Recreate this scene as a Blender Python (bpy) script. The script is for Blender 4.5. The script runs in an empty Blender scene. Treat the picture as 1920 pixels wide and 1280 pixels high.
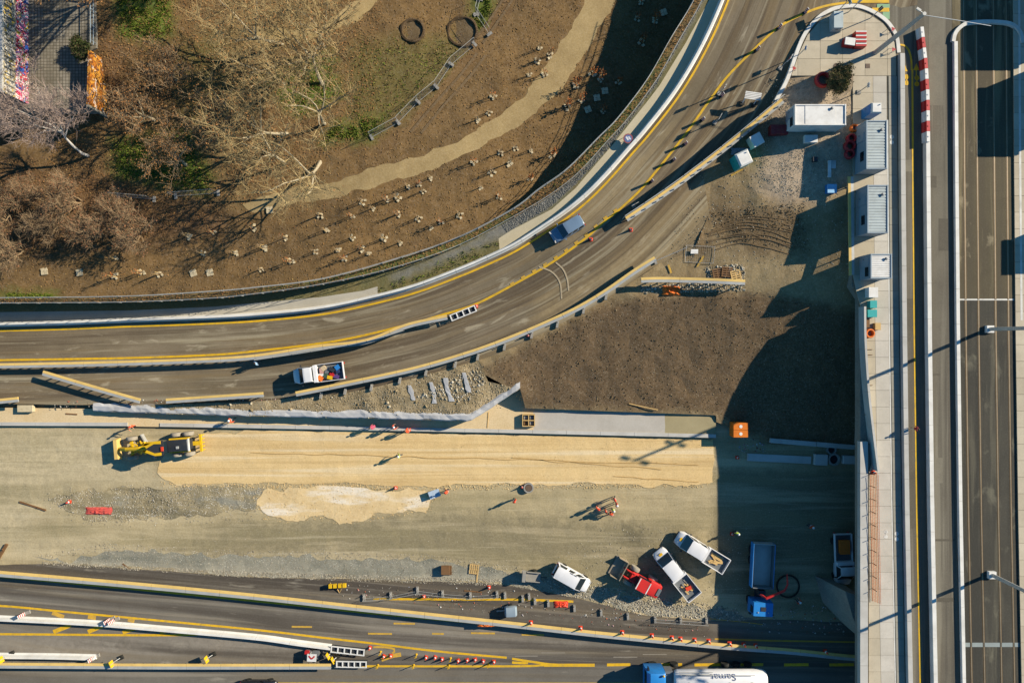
import bpy, bmesh, math, random
import numpy as np
from mathutils import Vector, Matrix, noise as mnoise
from mathutils.geometry import delaunay_2d_cdt
rad = math.radians
SC = bpy.context.scene
COL = SC.collection
# ------------------------------------------------------------------ camera, sky, sun, exposure
CZ = 83.8
cam_d = bpy.data.cameras.new('camera'); cam = bpy.data.objects.new('camera', cam_d); COL.objects.link(cam)
cam.location = (0, 0, CZ); cam.rotation_euler = (0, 0, 0)
cam_d.sensor_width = 36; cam_d.lens = 24; cam_d.clip_start = 0.5; cam_d.clip_end = 2000
SC.camera = cam
SUN_EL, SUN_AZ = rad(27), rad(22.5)          # azimuth counter-clockwise from +x
world = bpy.data.worlds.new('World'); SC.world = world; world.use_nodes = True
wn = world.node_tree
sky = wn.nodes.new('ShaderNodeTexSky'); sky.sky_type = 'NISHITA'; sky.sun_disc = False
sky.sun_elevation = SUN_EL; sky.sun_rotation = rad(90) - SUN_AZ
sky.air_density = 1.0; sky.dust_density = 0.0; sky.ozone_density = 3.5
bg = wn.nodes['Background']; bg.inputs['Strength'].default_value = 0.068
tint = wn.nodes.new('ShaderNodeMix'); tint.data_type = 'RGBA'; tint.blend_type = 'MULTIPLY'; tint.inputs[0].default_value = 1.0; tint.inputs[7].default_value = (.42, .92, 1.15, 1)
wn.links.new(sky.outputs[0], tint.inputs[6]); wn.links.new(tint.outputs[2], bg.inputs[0])
sl = bpy.data.lights.new('sun', 'SUN'); sl.energy = 5.0; sl.angle = rad(0.5); sl.color = (1.0, 0.91, 0.76)
sun = bpy.data.objects.new('sun', sl); COL.objects.link(sun)
sd = Vector((math.cos(SUN_EL)*math.cos(SUN_AZ), math.cos(SUN_EL)*math.sin(SUN_AZ), math.sin(SUN_EL)))
sun.rotation_euler = sd.to_track_quat('Z', 'Y').to_euler(); sun.location = sd*150
SC.view_settings.view_transform = 'Standard'; SC.view_settings.look = 'None'
SC.view_settings.exposure = 0.96; SC.view_settings.gamma = 1.0; SC.view_settings.use_curve_mapping = False
SC.render.engine = 'CYCLES'
SC.cycles.max_bounces = 5; SC.cycles.diffuse_bounces = 2

# ------------------------------------------------------------------ pixels to metres
def mpp(z): return (CZ - z)*1.5/1920
def P(px, py, z=0.0): s = mpp(z); return Vector(((px-960)*s, (640-py)*s, z))
def interp(ctrl):
    c = np.array(ctrl, float); xy = c[:, :2]/100; z = c[:, 2]; n = len(c)
    d = np.sqrt(((xy[:, None]-xy[None])**2).sum(-1))
    A = np.zeros((n+3, n+3)); A[:n, :n] = d - np.eye(n)*0.02; A[:n, n] = 1; A[:n, n+1:] = xy; A[n, :n] = 1; A[n+1:, :n] = xy.T
    w = np.linalg.solve(A, np.concatenate([z, np.zeros(3)]))
    def f(px, py):
        px = np.asarray(px, float)/100; py = np.asarray(py, float)/100
        r = np.sqrt((px[..., None]-xy[:, 0])**2 + (py[..., None]-xy[:, 1])**2)
        return r @ w[:n] + w[n] + w[n+1]*px + w[n+2]*py
    return f
z_ramp = interp([(-150,620,.6),(-150,740,.7),(0,620,.7),(0,740,.8),(250,610,1.1),(250,740,1.1),(500,600,1.7),(500,735,1.7),(700,560,2.4),(700,700,2.3),
 (850,500,3.1),(900,500,3.2),(900,640,3.0),(1000,440,3.8),(1060,430,4.2),(1100,540,3.9),(1200,490,4.4),(1150,330,5.0),(1200,430,4.6),(1250,250,5.6),
 (1350,300,5.4),(1300,120,6.2),(1420,200,6.2),(1400,30,6.8),(1500,60,7),(1450,-60,7),(1600,-60,7),(1600,20,7),(1340,-60,6.7),(1380,-160,7),(1700,-160,7),(1700,0,7)])
_pins = [(x, y, float(z_ramp(np.array([x]), np.array([y]))[0])) for x, y in ((1300,470),(1330,400),(1325,360),(1318,326),(1350,298),(1380,270),(1420,232),(1458,192),(1270,480),(1240,492),(1190,525),(1135,562),(1090,587),(1045,610),(960,652),(880,680),(780,707),(655,735))]
z_yard = interp(_pins+[(100,765,1.1),(300,760,1.4),(500,750,1.7),(500,775,1.7),(700,725,2.3),(700,780,2.1),(860,690,2.9),(880,780,2.5),(970,727,2.6),(935,665,3.0),
 (1500,150,6.9),(1600,180,7),(1600,330,6.95),(1600,500,6.9),(1450,330,6.3),(1400,450,5.6),(1300,450,5.0),
 (1500,560,5.1),(1350,560,4.7),(1200,560,4.2),(1100,590,3.8),(1000,640,3.2),(985,765,1.0),(1100,768,.9),(1340,778,.6),(1440,820,.4),(1612,830,.4),(1000,700,2.2),
 (1200,660,2.6),(1400,660,2.7),(1600,660,2.8),(1612,560,5),(1540,450,6.1),(1520,250,6.9),(1430,700,1.8),(1600,720,1.6)])
z_park = interp([(-150,560,3.9),(0,560,3.9),(240,560,3.85),(480,545,3.75),(700,505,3.5),(855,452,3.3),(960,400,2.8),(1060,325,1.9),(1130,250,1.3),(1206,160,.8),(1250,90,.5),(1300,0,.4),(1320,-150,.3),
 (960,250,2.0),(1000,100,1.5),(900,400,3.0),(800,350,3.2),(700,200,3.3),(400,300,3.3),(900,0,2.2),(900,-150,2.2),(500,0,3.9),(500,-150,4),(300,0,4.9),(200,0,5.6),(190,100,5.4),(210,215,3.6),
 (300,150,4.2),(100,230,3.3),(0,230,3.3),(-150,300,3.3),(0,450,3.6),(200,400,3.6),(600,350,3.5),(0,-150,5.6),(200,-150,5.6)])
def z_const(c): return lambda px, py: np.zeros(np.shape(px)) + c
ZF = {'low': z_const(0.0), 'ramp': z_ramp, 'yard': z_yard, 'park': z_park, 'deck': z_const(7.0), 'pave': z_const(7.14), 'slab': z_const(0.35), 'plaza': z_const(5.6),
      'strip': lambda px, py: np.maximum(z_park(px, py), z_ramp(px, py)+.03) + .05, 'pit': z_const(-.9), 'sand': z_const(0.05), 'motor': z_const(0.02)}
def zat(px, py, zone): return float(ZF[zone](np.array([px]), np.array([py]))[0])
def G(px, py, zone, dz=0.0): z = zat(px, py, zone); return P(px, py, z) + Vector((0, 0, dz))
def zxy(x, y, zone):
    x = np.asarray(x, float); y = np.asarray(y, float); z = np.full(x.shape, 3.0)
    for _ in range(4):
        s = (CZ-z)*1.5/1920; z = ZF[zone](960+x/s, 640-y/s)
    return z
def pang(x0, y0, x1, y1): return math.atan2(-(y1-y0), x1-x0)

# ------------------------------------------------------------------ materials
ALB = 0.72
def lin(c): c = c/255; return c/12.92 if c <= .04045 else ((c+.055)/1.055)**2.4
def C(h, k=None):
    k = ALB if k is None else k
    return tuple(lin(int(h[i:i+2], 16))*k for i in (0, 2, 4)) + (1,)
class NT:
    def __init__(s, name):
        m = bpy.data.materials.new(name); m.use_nodes = True; s.m = m; s.t = m.node_tree
        s.b = s.t.nodes['Principled BSDF']; s.b.inputs['Specular IOR Level'].default_value = .25
    def n(s, ty, **kw):
        nd = s.t.nodes.new(ty)
        for k, v in kw.items(): setattr(nd, k, v)
        return nd
    def l(s, a, b): s.t.links.new(a, b)
    def noise(s, vec, scale, detail=4, rough=.6, dist=0):
        nd = s.n('ShaderNodeTexNoise'); nd.inputs['Scale'].default_value = scale; nd.inputs['Detail'].default_value = detail
        nd.inputs['Roughness'].default_value = rough; nd.inputs['Distortion'].default_value = dist
        if vec is not None: s.l(vec, nd.inputs['Vector'])
        return nd.outputs['Fac']
    def ramp(s, fac, stops):
        nd = s.n('ShaderNodeValToRGB'); e = nd.color_ramp.elements
        while len(e) < len(stops): e.new(.5)
        for i, (p, c) in enumerate(stops): e[i].position = p; e[i].color = c if len(c) == 4 else tuple(c)+(1,)
        s.l(fac, nd.inputs[0]); return nd.outputs[0]
    def step(s, fac, a, b):
        if a > b: return s.ramp(fac, [(b, (1, 1, 1, 1)), (a, (0, 0, 0, 1))])
        return s.ramp(fac, [(a, (0, 0, 0, 1)), (b, (1, 1, 1, 1))])
    def mix(s, fac, a, b, mode='MIX'):
        nd = s.n('ShaderNodeMix', data_type='RGBA', blend_type=mode)
        for sock, v in ((nd.inputs[0], fac), (nd.inputs[6], a), (nd.inputs[7], b)):
            if isinstance(v, (int, float, tuple)): sock.default_value = v
            else: s.l(v, sock)
        return nd.outputs[2]
    def math(s, op, a, b=0.0):
        nd = s.n('ShaderNodeMath', operation=op)
        for sock, v in ((nd.inputs[0], a), (nd.inputs[1], b)):
            if isinstance(v, (int, float)): sock.default_value = v
            else: s.l(v, sock)
        return nd.outputs[0]
    def coord(s): return s.n('ShaderNodeTexCoord').outputs['Object']
    def attr(s, name): return s.n('ShaderNodeAttribute', attribute_name=name)
    def mapping(s, vec, scale=(1, 1, 1), rot=0):
        nd = s.n('ShaderNodeMapping'); nd.inputs['Scale'].default_value = scale; nd.inputs['Rotation'].default_value = (0, 0, rot); s.l(vec, nd.inputs[0]); return nd.outputs[0]
    def bump(s, h, strength, dist=.1):
        nd = s.n('ShaderNodeBump'); nd.inputs['Strength'].default_value = strength; nd.inputs['Distance'].default_value = dist
        s.l(h, nd.inputs['Height']); s.l(nd.outputs[0], s.b.inputs['Normal'])
    def out(s, col, rough=.9, metal=0):
        if isinstance(col, tuple): s.b.inputs['Base Color'].default_value = col
        else: s.l(col, s.b.inputs['Base Color'])
        s.b.inputs['Roughness'].default_value = rough; s.b.inputs['Metallic'].default_value = metal
        return s.m
MATS = {}
def paint(name, h, rough=.5, dirt='8a7a62', amt=.35, scale=2.5, metal=0, spec=.3):
    """a painted, moulded or metal surface with dirt and fading"""
    if name in MATS: return MATS[name]
    t = NT(name); co = t.coord(); c = C(h)
    a = t.noise(co, scale, 6, .65); b = t.noise(co, scale*.35, 3)
    col = t.mix(t.math('MULTIPLY', t.step(a, .45, .75), amt), c, C(dirt))
    dk = tuple(x*.72 for x in c[:3])+(1,)
    col = t.mix(t.math('MULTIPLY', t.step(b, .4, .7), .45), col, dk)
    t.b.inputs['Specular IOR Level'].default_value = spec
    MATS[name] = t.out(col, rough, metal); return MATS[name]
def glassy(name, h):
    if name in MATS: return MATS[name]
    t = NT(name); t.b.inputs['Specular IOR Level'].default_value = .6
    MATS[name] = t.out(C(h), .08); return MATS[name]
def soil(name, c1, c2, c3, scale=.25, fine=3.0, bumps=.6, speck=None, tints=(), streak=None, grain=.55, blotch=.42, dark=None):
    """ground: large patches c1-c2, fine grain c3, optional pale specks, attribute tints and streaks along the flow attribute"""
    t = NT(name); co = t.coord()
    big = t.noise(co, scale, 5, .6, .4); mid = t.noise(co, max(scale*4, .6), 7, .68); fin = t.noise(co, fine, 5, .75)
    col = t.mix(t.step(big, .35, .65), C(c1), C(c2))
    col = t.mix(t.math('MULTIPLY', t.step(mid, .40, .78), blotch), col, C(c3))
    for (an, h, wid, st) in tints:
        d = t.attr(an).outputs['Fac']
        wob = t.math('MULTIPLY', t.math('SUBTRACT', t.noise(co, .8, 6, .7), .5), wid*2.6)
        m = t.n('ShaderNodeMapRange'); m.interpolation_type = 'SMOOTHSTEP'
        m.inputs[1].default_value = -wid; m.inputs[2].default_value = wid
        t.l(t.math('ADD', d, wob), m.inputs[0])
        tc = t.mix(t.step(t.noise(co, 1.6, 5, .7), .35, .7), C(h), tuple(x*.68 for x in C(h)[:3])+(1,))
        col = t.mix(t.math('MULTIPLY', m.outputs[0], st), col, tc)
    if dark: col = t.mix(t.math('MULTIPLY', t.step(t.noise(co, dark[1], 7, .72, .5), .48, .68), dark[2]), col, t.mix(.55, col, C(dark[0]), 'MIX'))
    if streak:
        fl = t.attr('flow').outputs['Vector']
        for (h, sx, sy, lo, hi, st) in streak:
            v = t.noise(t.mapping(fl, (sx, sy, 1)), 1, 4, .6, .3)
            col = t.mix(t.math('MULTIPLY', t.step(v, lo, hi), st), col, C(h))
    col = t.mix(t.math('MULTIPLY', t.step(fin, .48, .85), grain), col, t.mix(.6, col, (.0, .0, .0, 1)))
    col = t.mix(t.math('MULTIPLY', t.step(fin, .5, .2), grain*.5), col, t.mix(.3, col, (1, .95, .85, 1)))
    if speck:
        vo = t.n('ShaderNodeTexVoronoi'); vo.inputs['Scale'].default_value = speck[1]; t.l(co, vo.inputs['Vector'])
        sp = t.step(vo.outputs['Distance'], speck[2], speck[2]*.5)
        sel = t.step(t.noise(co, .9, 4), .42, .62)
        col = t.mix(t.math('MULTIPLY', sp, sel), col, C(speck[0]))
    t.bump(t.math('ADD', t.math('MULTIPLY', t.noise(co, 1.9, 6, .65), .35), t.math('MULTIPLY', fin, .25)), bumps, .11)
    MATS[name] = t.out(col, .95); return MATS[name]

# ------------------------------------------------------------------ mesh helpers
class MB:
    def __init__(s): s.v = []; s.f = []; s.mi = []
    def add(s, vs, fs, mi=0):
        o = len(s.v); s.v += [tuple(v) for v in vs]; s.f += [tuple(i+o for i in f) for f in fs]; s.mi += [mi]*len(fs); return s
    def box(s, c, sz, rz=0, mi=0, taper=1.0, tilt=None):
        x, y, z = (a/2 for a in sz); R = Matrix.Rotation(rz, 3, 'Z')
        if tilt: R = R @ Matrix.Rotation(tilt, 3, 'Y')
        vs = []
        for dz in (-1, 1):
            k = taper if dz > 0 else 1
            for dx, dy in ((-1, -1), (1, -1), (1, 1), (-1, 1)): vs.append(R @ Vector((dx*x*k, dy*y*k, dz*z)) + Vector(c))
        return s.add(vs, [(3, 2, 1, 0), (4, 5, 6, 7), (0, 1, 5, 4), (1, 2, 6, 5), (2, 3, 7, 6), (3, 0, 4, 7)], mi)
    def prism(s, poly, z0, z1, mi=0):
        n = len(poly)
        a = sum(poly[i][0]*poly[(i+1) % n][1]-poly[(i+1) % n][0]*poly[i][1] for i in range(n))
        if a < 0: poly = poly[::-1]
        vs = [(p[0], p[1], z0) for p in poly] + [(p[0], p[1], z1) for p in poly]
        return s.add(vs, [tuple(range(n-1, -1, -1)), tuple(range(n, 2*n))] + [(i, (i+1) % n, n+(i+1) % n, n+i) for i in range(n)], mi)
    def tube(s, pts, r, n=8, mi=0, cap=True):
        pts = [Vector(p) for p in pts]; rs = r if isinstance(r, (list, tuple)) else [r]*len(pts)
        vs = []; up = Vector((0, 0, 1))
        for i, p in enumerate(pts):
            d = (pts[min(i+1, len(pts)-1)]-pts[max(i-1, 0)])
            d = d.normalized() if d.length > 1e-9 else Vector((0, 0, 1))
            a = d.cross(up if abs(d.z) < .95 else Vector((1, 0, 0))).normalized(); b = a.cross(d)
            for k in range(n):
                an = 2*math.pi*k/n; vs.append(p + (a*math.cos(an)+b*math.sin(an))*rs[i])
        fs = [(i*n+k, i*n+(k+1) % n, (i+1)*n+(k+1) % n, (i+1)*n+k) for i in range(len(pts)-1) for k in range(n)]
        if cap and n > 2: fs += [tuple(range(n-1, -1, -1)), tuple(range((len(pts)-1)*n, len(pts)*n))]
        return s.add(vs, fs, mi)
    def lathe(s, c, prof, n=12, mi=0, axis='z'):
        vs = []
        for r, z in prof:
            for k in range(n):
                a = 2*math.pi*k/n; p = (r*math.cos(a), r*math.sin(a), z)
                if axis == 'y': p = (p[0], p[2], p[1])
                if axis == 'x': p = (p[2], p[0], p[1])
                vs.append((c[0]+p[0], c[1]+p[1], c[2]+p[2]))
        m = len(prof)
        fs = [(i*n+k, i*n+(k+1) % n, (i+1)*n+(k+1) % n, (i+1)*n+k) for i in range(m-1) for k in range(n)]
        fs += [tuple(range(n-1, -1, -1)), tuple(range((m-1)*n, m*n))]
        return s.add(vs, fs, mi)
    def loft(s, secs, mi=0, cap=True, close=True):
        n = len(secs[0]); vs = [p for q in secs for p in q]; fs = []
        for i in range(len(secs)-1):
            for k in range(n if close else n-1): fs.append((i*n+k, i*n+(k+1) % n, (i+1)*n+(k+1) % n, (i+1)*n+k))
        if cap: fs += [tuple(range(n-1, -1, -1)), tuple(range((len(secs)-1)*n, len(secs)*n))]
        return s.add(vs, fs, mi)
    def build(s, name, mats, parent=None, loc=None, rz=0, smooth=False, fix=True):
        me = bpy.data.meshes.new(name); me.from_pydata(s.v, [], s.f)
        mats = mats if isinstance(mats, (list, tuple)) else [mats]
        for m in mats: me.materials.append(m)
        if any(s.mi): me.polygons.foreach_set('material_index', s.mi)
        if fix:
            bm = bmesh.new(); bm.from_mesh(me); bmesh.ops.recalc_face_normals(bm, faces=bm.faces); bm.to_mesh(me); bm.free()
        if smooth: me.polygons.foreach_set('use_smooth', [True]*len(me.polygons)); me.set_sharp_from_angle(angle=rad(40))
        return link(name, me, parent, loc, rz)
def link(name, me, parent=None, loc=None, rz=0):
    o = bpy.data.objects.new(name, me); COL.objects.link(o)
    if parent is not None: o.parent = parent
    if loc is not None: o.location = loc
    if rz: o.rotation_euler = (0, 0, rz)
    return o
def tag(o, label, cat, group=None, kind=None):
    if label: o['label'] = label
    if cat: o['category'] = cat
    if group: o['group'] = group
    if kind: o['kind'] = kind
    return o
def thing(name, label, cat, loc=(0, 0, 0), rz=0, group=None):
    o = bpy.data.objects.new(name, None); COL.objects.link(o); o.location = loc; o.rotation_euler = (0, 0, rz); o.empty_display_size = .2
    return tag(o, label, cat, group)
def dup(o, parent=None):
    c = o.copy(); COL.objects.link(c); c.parent = parent
    for ch in o.children: dup(ch, c)
    return c
def dup_at(o, loc, rz=0, label=None):
    c = dup(o); c.location = loc; c.rotation_euler = (0, 0, rz)
    if label: c['label'] = label
    return c
def catmull(pts, step=.5):
    pts = [Vector(p) for p in pts]
    if len(pts) == 2: q = pts
    else:
        q = []; e = [2*pts[0]-pts[1]]+pts+[2*pts[-1]-pts[-2]]
        for i in range(1, len(e)-2):
            for k in range(10):
                t = k/10; a, b, c, d = e[i-1:i+3]
                q.append(.5*((2*b)+(c-a)*t+(2*a-5*b+4*c-d)*t*t+(3*b-a-3*c+d)*t**3))
        q.append(pts[-1])
    out = [q[0]]; acc = 0
    for a, b in zip(q, q[1:]):
        L = (b-a).length; d = step-acc
        while d <= L and L > 0: out.append(a.lerp(b, d/L)); d += step
        acc = L-(d-step)
    if (out[-1]-q[-1]).length > step*.3: out.append(q[-1])
    else: out[-1] = q[-1]
    return out
def wline(pxs, zone, step=.5, dz=0):
    """pixel polyline -> smooth world polyline lying on the zone"""
    pts = catmull([(a, b, 0) for a, b in pxs], step/.063)
    return [G(p.x, p.y, zone, dz) for p in pts]
def offs(line, d):
    out = []
    for i, p in enumerate(line):
        t = line[min(i+1, len(line)-1)]-line[max(i-1, 0)]; n = Vector((-t.y, t.x, 0)).normalized(); out.append(p+n*d)
    return out
def sweep(mb, line, prof, mi=0):
    secs = []
    for i, p in enumerate(line):
        t = line[min(i+1, len(line)-1)]-line[max(i-1, 0)]; n = Vector((-t.y, t.x, 0)).normalized()
        secs.append([p+n*a+Vector((0, 0, b)) for a, b in prof])
    return mb.loft(secs, mi)
def cutline(line, lens, gap=0.0):
    """split a dense polyline into pieces of the given length (points every step)"""
    out = []; cur = [line[0]]; acc = 0
    for a, b in zip(line, line[1:]):
        acc += (b-a).length; cur.append(b)
        if acc >= lens-1e-6:
            if gap: cur = [cur[0]+(cur[1]-cur[0]).normalized()*gap]+cur[1:]
            out.append(cur); cur = [b]; acc = 0
    if len(cur) > 1: out.append(cur)
    return out
def inpoly(x, y, poly):
    x = np.asarray(x); y = np.asarray(y); c = np.zeros(x.shape, bool); n = len(poly)
    for i in range(n):
        x0, y0 = poly[i][:2]; x1, y1 = poly[(i+1) % n][:2]
        if y0 == y1: continue
        c ^= ((y0 > y) != (y1 > y)) & (x < (x1-x0)*(y-y0)/(y1-y0)+x0)
    return c
def sdist(x, y, poly):
    """signed distance to polygon, positive inside"""
    d = np.full(np.shape(x), 1e9); n = len(poly)
    for i in range(n):
        ax, ay = poly[i][:2]; bx, by = poly[(i+1) % n][:2]; vx, vy = bx-ax, by-ay; L = vx*vx+vy*vy+1e-12
        t = np.clip(((x-ax)*vx+(y-ay)*vy)/L, 0, 1); d = np.minimum(d, np.hypot(x-ax-t*vx, y-ay-t*vy))
    return np.where(inpoly(x, y, poly), d, -d)
# ------------------------------------------------------------------ guide lines, in photograph pixels
K_PX = [(-150,612),(0,608),(120,605),(240,600),(360,596),(480,590),(605,577),(705,556),(780,536),(855,508),(905,487),(960,461),(1010,430),(1060,396),(1100,363),(1140,322),(1175,282),(1210,242),(1264,172),(1310,95),(1350,8),(1385,-90),(1405,-160)]
F_PX = [(-150,561),(0,559),(240,556),(400,547),(480,540),(605,524),(730,491),(855,449),(960,395),(1010,357),(1062,320),(1122,260),(1155,227),(1210,155),(1255,77),(1300,2),(1340,-90),(1365,-160)]
S_PX = [(-150,571),(0,569),(240,567),(400,560),(480,552),(605,534),(730,506),(855,464),(960,410),(1035,365),(1085,325),(1140,265),(1172,230),(1226,158),(1271,80),(1315,2),(1352,-90),(1377,-160)]
C1_PX = [(935,447),(960,431),(1035,392),(1080,352),(1107,320),(1150,270),(1210,195),(1237,160),(1285,82),(1330,0),(1365,-90),(1388,-160)]
C0_PX = [(-150,587),(0,585),(240,582),(400,575),(500,566),(600,557),(680,545),(708,537)]
GW_PX = [(175,770),(330,776),(480,780),(700,784),(860,788),(892,782),(975,727)]          # top of the wrapped retaining wall
RL_PX = [(-150,757),(0,757),(175,759),(330,757),(480,752),(560,745),(655,735),(780,707),(880,680),(960,652),(1045,610),(1135,562),(1190,525),(1240,492)]
def sm(p, step=12): return [(v.x, v.y) for v in catmull([(a, b, 0) for a, b in p], step)]
K_s, F_s, S_s = sm(K_PX), sm(F_PX), sm(S_PX)
RL_s = sm(RL_PX); GW_s = GW_PX
RAMP_R = [(1300,470),(1330,400),(1318,326),(1380,270),(1458,192),(1480,140),(1505,70),(1530,35),(1560,14),(1600,6),(1660,20),(1720,10),(1720,-160)]
UP_MOTOR = [(-150,1050),(0,1058),(110,1056),(250,1066),(480,1082),(700,1086),(900,1092),(960,1098),(1080,1120),(1200,1152),(1325,1164),(1440,1160),(1560,1165),(2100,1165)]
SLAB_TOP = [(-150,762),(175,766)]+GW_PX+[(985,765),(1100,769),(1340,778)]
SLAB_BOT = [(1342,820),(960,812),(700,807),(480,803),(300,800),(240,799),(0,797),(-150,797)]
PATH1 = [(455,383),(530,357),(617,341),(698,314),(778,294),(849,267),(928,223),(983,177),(1028,118),(1058,68),(1098,-2),(1136,-80),(1182,-80),(1153,2),(1102,91),(1062,152),(1000,217),(940,257),(870,292),(801,320),(721,348),(642,365),(562,378),(478,402)]
PATH2 = [(470,52),(560,55),(620,35),(690,-20),(720,-60),(760,-60),(700,15),(650,50),(580,70),(530,78),(480,82)]
TRACK = [(880,95),(920,40),(960,-30),(1000,-100),(1020,-100),(980,-20),(930,70),(880,135),(830,190),(770,250),(700,300),(690,290),(760,235),(820,170)]
SURF = [  # name, zone, polygon, edge jitter (m), noise height
 ('excavation_ground', 'low', [(-400,-400),(2500,-400),(2500,1800),(-400,1800)], 0, .05),
 ('park_ground', 'park', F_s + [(1365,-400),(-400,-400),(-400,561)], 0, .10),
 ('path', 'park', PATH1, .2, .03),
 ('upper_path', 'park', PATH2, .3, .04),
 ('dirt_track', 'park', TRACK, .2, .06),
 ('planting_strip', 'strip', S_s + F_s[::-1], .04, .05),
 ('verge_ground', 'ramp', K_s + S_s[::-1], 0, .05),
 ('gutter_slab', 'ramp', [p for p in K_s if p[0] < 707] + [(708,556)] + C0_PX[::-1], 0, 0),
 ('footway', 'ramp', [(937,473)] + [p for p in K_s if p[0] > 940] + C1_PX[::-1], 0, 0),
 ('plaza', 'plaza', [(50,-200),(180,-200),(181,90),(168,96),(166,196),(168,203),(0,203),(-200,203),(-200,-200)], 0, 0),
 ('sunken_yard', 'pit', [(-200,209),(57,209),(90,276),(50,292),(-200,290)], 0, .05),
 ('yard_ground', 'yard', [(900,688)]+[p for p in RL_s if p[0] > 890] + RAMP_R[:6] + [(1480,140),(1600,140),(1600,225),(1597,225),(1597,535),(1613,560),(1640,560),(1640,838),(1440,832),(1342,790),(1340,778),(1100,769),(985,765),(970,735),(905,700)], 0, .12),
 ('rubble_slope', 'yard', [(175,760),(330,758)]+[p for p in RL_s if 340 < p[0] < 905]+[(905,690),(915,715),(975,729)]+GW_PX[::-1], 0, .16),
 ('ramp_road', 'ramp', K_s + [(1720,-160)] + RAMP_R[-2::-1] + RL_s[::-1] , 0, 0),
 ('slab_bed', 'slab', SLAB_TOP + SLAB_BOT, 0, 0),
 ('concrete_slab', 'slab', [(1000,770),(1100,771),(1247,776),(1247,813),(1100,811),(1000,808)], .03, 0),
 ('fresh_screed', 'slab', [(1247,776),(1342,779),(1342,817),(1247,814)], .03, 0),
 ('sand_bed', 'sand', [(292,888),(297,865),(310,845),(380,815),(480,806),(700,809),(960,815),(1100,818),(1336,826),(1337,905),(1280,910),(1200,909),(1100,905),(1000,907),(900,909),(830,911),(690,907),(500,904),(400,908),(330,908)], .15, .03),
 ('sand_spread', 'sand', [(480,940),(488,922),(510,916),(600,912),(700,915),(790,914),(812,925),(806,945),(795,955),(720,962),(690,970),(640,977),(600,966),(540,974),(500,966)], .3, .05),
 ('gravel_verge', 'low', [(70,1046),(130,1052),(200,1030),(300,1034),(420,1042),(620,1046),(800,1050),(930,1068),(1000,1078),(1130,1105),(1240,1130),(1380,1145),(1420,1162),(1325,1163),(1200,1150),(1080,1118),(960,1096),(900,1090),(700,1085),(480,1081),(250,1064),(110,1055)], .25, .08),
 ('rough_strip', 'low', [(90,935),(140,922),(250,915),(380,912),(500,912),(490,930),(482,955),(400,962),(330,968),(240,978),(170,978),(120,955)], .3, .14),
 ('motorway', 'motor', UP_MOTOR + [(2500,1165),(2500,1800),(-400,1800),(-400,1050)], .03, 0),
]
# ------------------------------------------------------------------ ground materials
def lsoil(*a, **k): return soil(*a, grain=.22, blotch=.35, **{'dark': (('4f463a', .35, .35) if 'asphalt' in a[0] or 'tram' in a[0] else None), **k})
asphalt_r = lsoil('ramp_asphalt', '86775f', '776950', '93846b', .12, 6, .12, streak=[('594a37', .018, .55, .46, .58, .75), ('86714f', .03, .8, .5, .62, .6), ('b8ab8c', .04, 1.2, .53, .65, .55), ('4f4231', .05, 2.2, .54, .64, .5), ('d2c4a4', .25, .9, .6, .7, .4)],
   tints=[('a_dust', 'aa946c', 1.6, .8)])
M_motor = lsoil('motorway_asphalt', '777063', '6b6459', '7f786a', .10, 6, .12, streak=[('4a4238', .012, .5, .45, .58, .75), ('968c7a', .025, 1.2, .55, .66, .6), ('77684f', .02, .6, .5, .62, .45), ('b0a692', .2, 1.0, .62, .72, .4)], tints=[('a_worn', '9a9080', 1.0, .8), ('a_shoulder', '5f564a', .8, .75)])
M_deckroad = lsoil('deck_asphalt', '746d5d', '676052', '7f7866', .10, 6, .12, streak=[('5e574a', .7, .015, .45, .58, .7), ('8d8674', 1.1, .03, .53, .64, .6), ('4f4a40', 2.0, .04, .56, .66, .5)])
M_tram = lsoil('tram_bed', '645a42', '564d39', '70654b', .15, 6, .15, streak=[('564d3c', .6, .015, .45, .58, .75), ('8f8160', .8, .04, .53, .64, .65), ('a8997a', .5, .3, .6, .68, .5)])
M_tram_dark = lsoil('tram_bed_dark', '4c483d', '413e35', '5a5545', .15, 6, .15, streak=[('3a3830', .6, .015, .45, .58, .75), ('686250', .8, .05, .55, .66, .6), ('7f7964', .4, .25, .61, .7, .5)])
M_exc = soil('excavated_soil', 'b8a67c', 'a99873', 'c4b289', .07, 5, .45, dark=('8d8060', .25, .45), streak=[('948762', .03, .35, .48, .6, .55), ('cfbc94', .03, .4, .52, .64, .5), ('857a58', .04, .9, .56, .68, .4), ('d8c8a4', .05, 1.1, .58, .7, .3)],
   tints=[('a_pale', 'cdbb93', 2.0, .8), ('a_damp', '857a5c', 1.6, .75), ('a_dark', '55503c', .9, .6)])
M_sand = soil('levelled_sand', 'e4c48a', 'd9b77b', 'ebce98', .1, 7, .5, dark=('c6a46c', .6, .4), streak=[('c9a870', .02, .9, .5, .62, .6), ('ecd8b0', .02, 1.0, .52, .64, .6), ('bd9c66', .03, 3.2, .57, .66, .5)])
M_sand2 = soil('tipped_sand', 'e4c792', 'd9ba84', 'efd8ac', .3, 6, .7, dark=('b89a66', .5, .5), streak=[('f1e4cc', .1, .35, .52, .62, .85)])
M_gravel = soil('grey_gravel', '97917c', '7f7d6c', 'a8a28e', .3, 9, .6, speck=('dcd6c4', 7, .3), streak=[('5d6155', .05, .5, .5, .7, .6)], tints=[('a_pale2', 'c9bea2', .8, .8)])
M_rough = soil('broken_ground', 'a5946e', '857a5c', 'b9aa86', .4, 6, .8, streak=[('6c6247', .1, .6, .52, .62, .6), ('8f8f84', .1, .4, .55, .64, .6)], speck=('d8d2c4', 5, .35))
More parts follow.
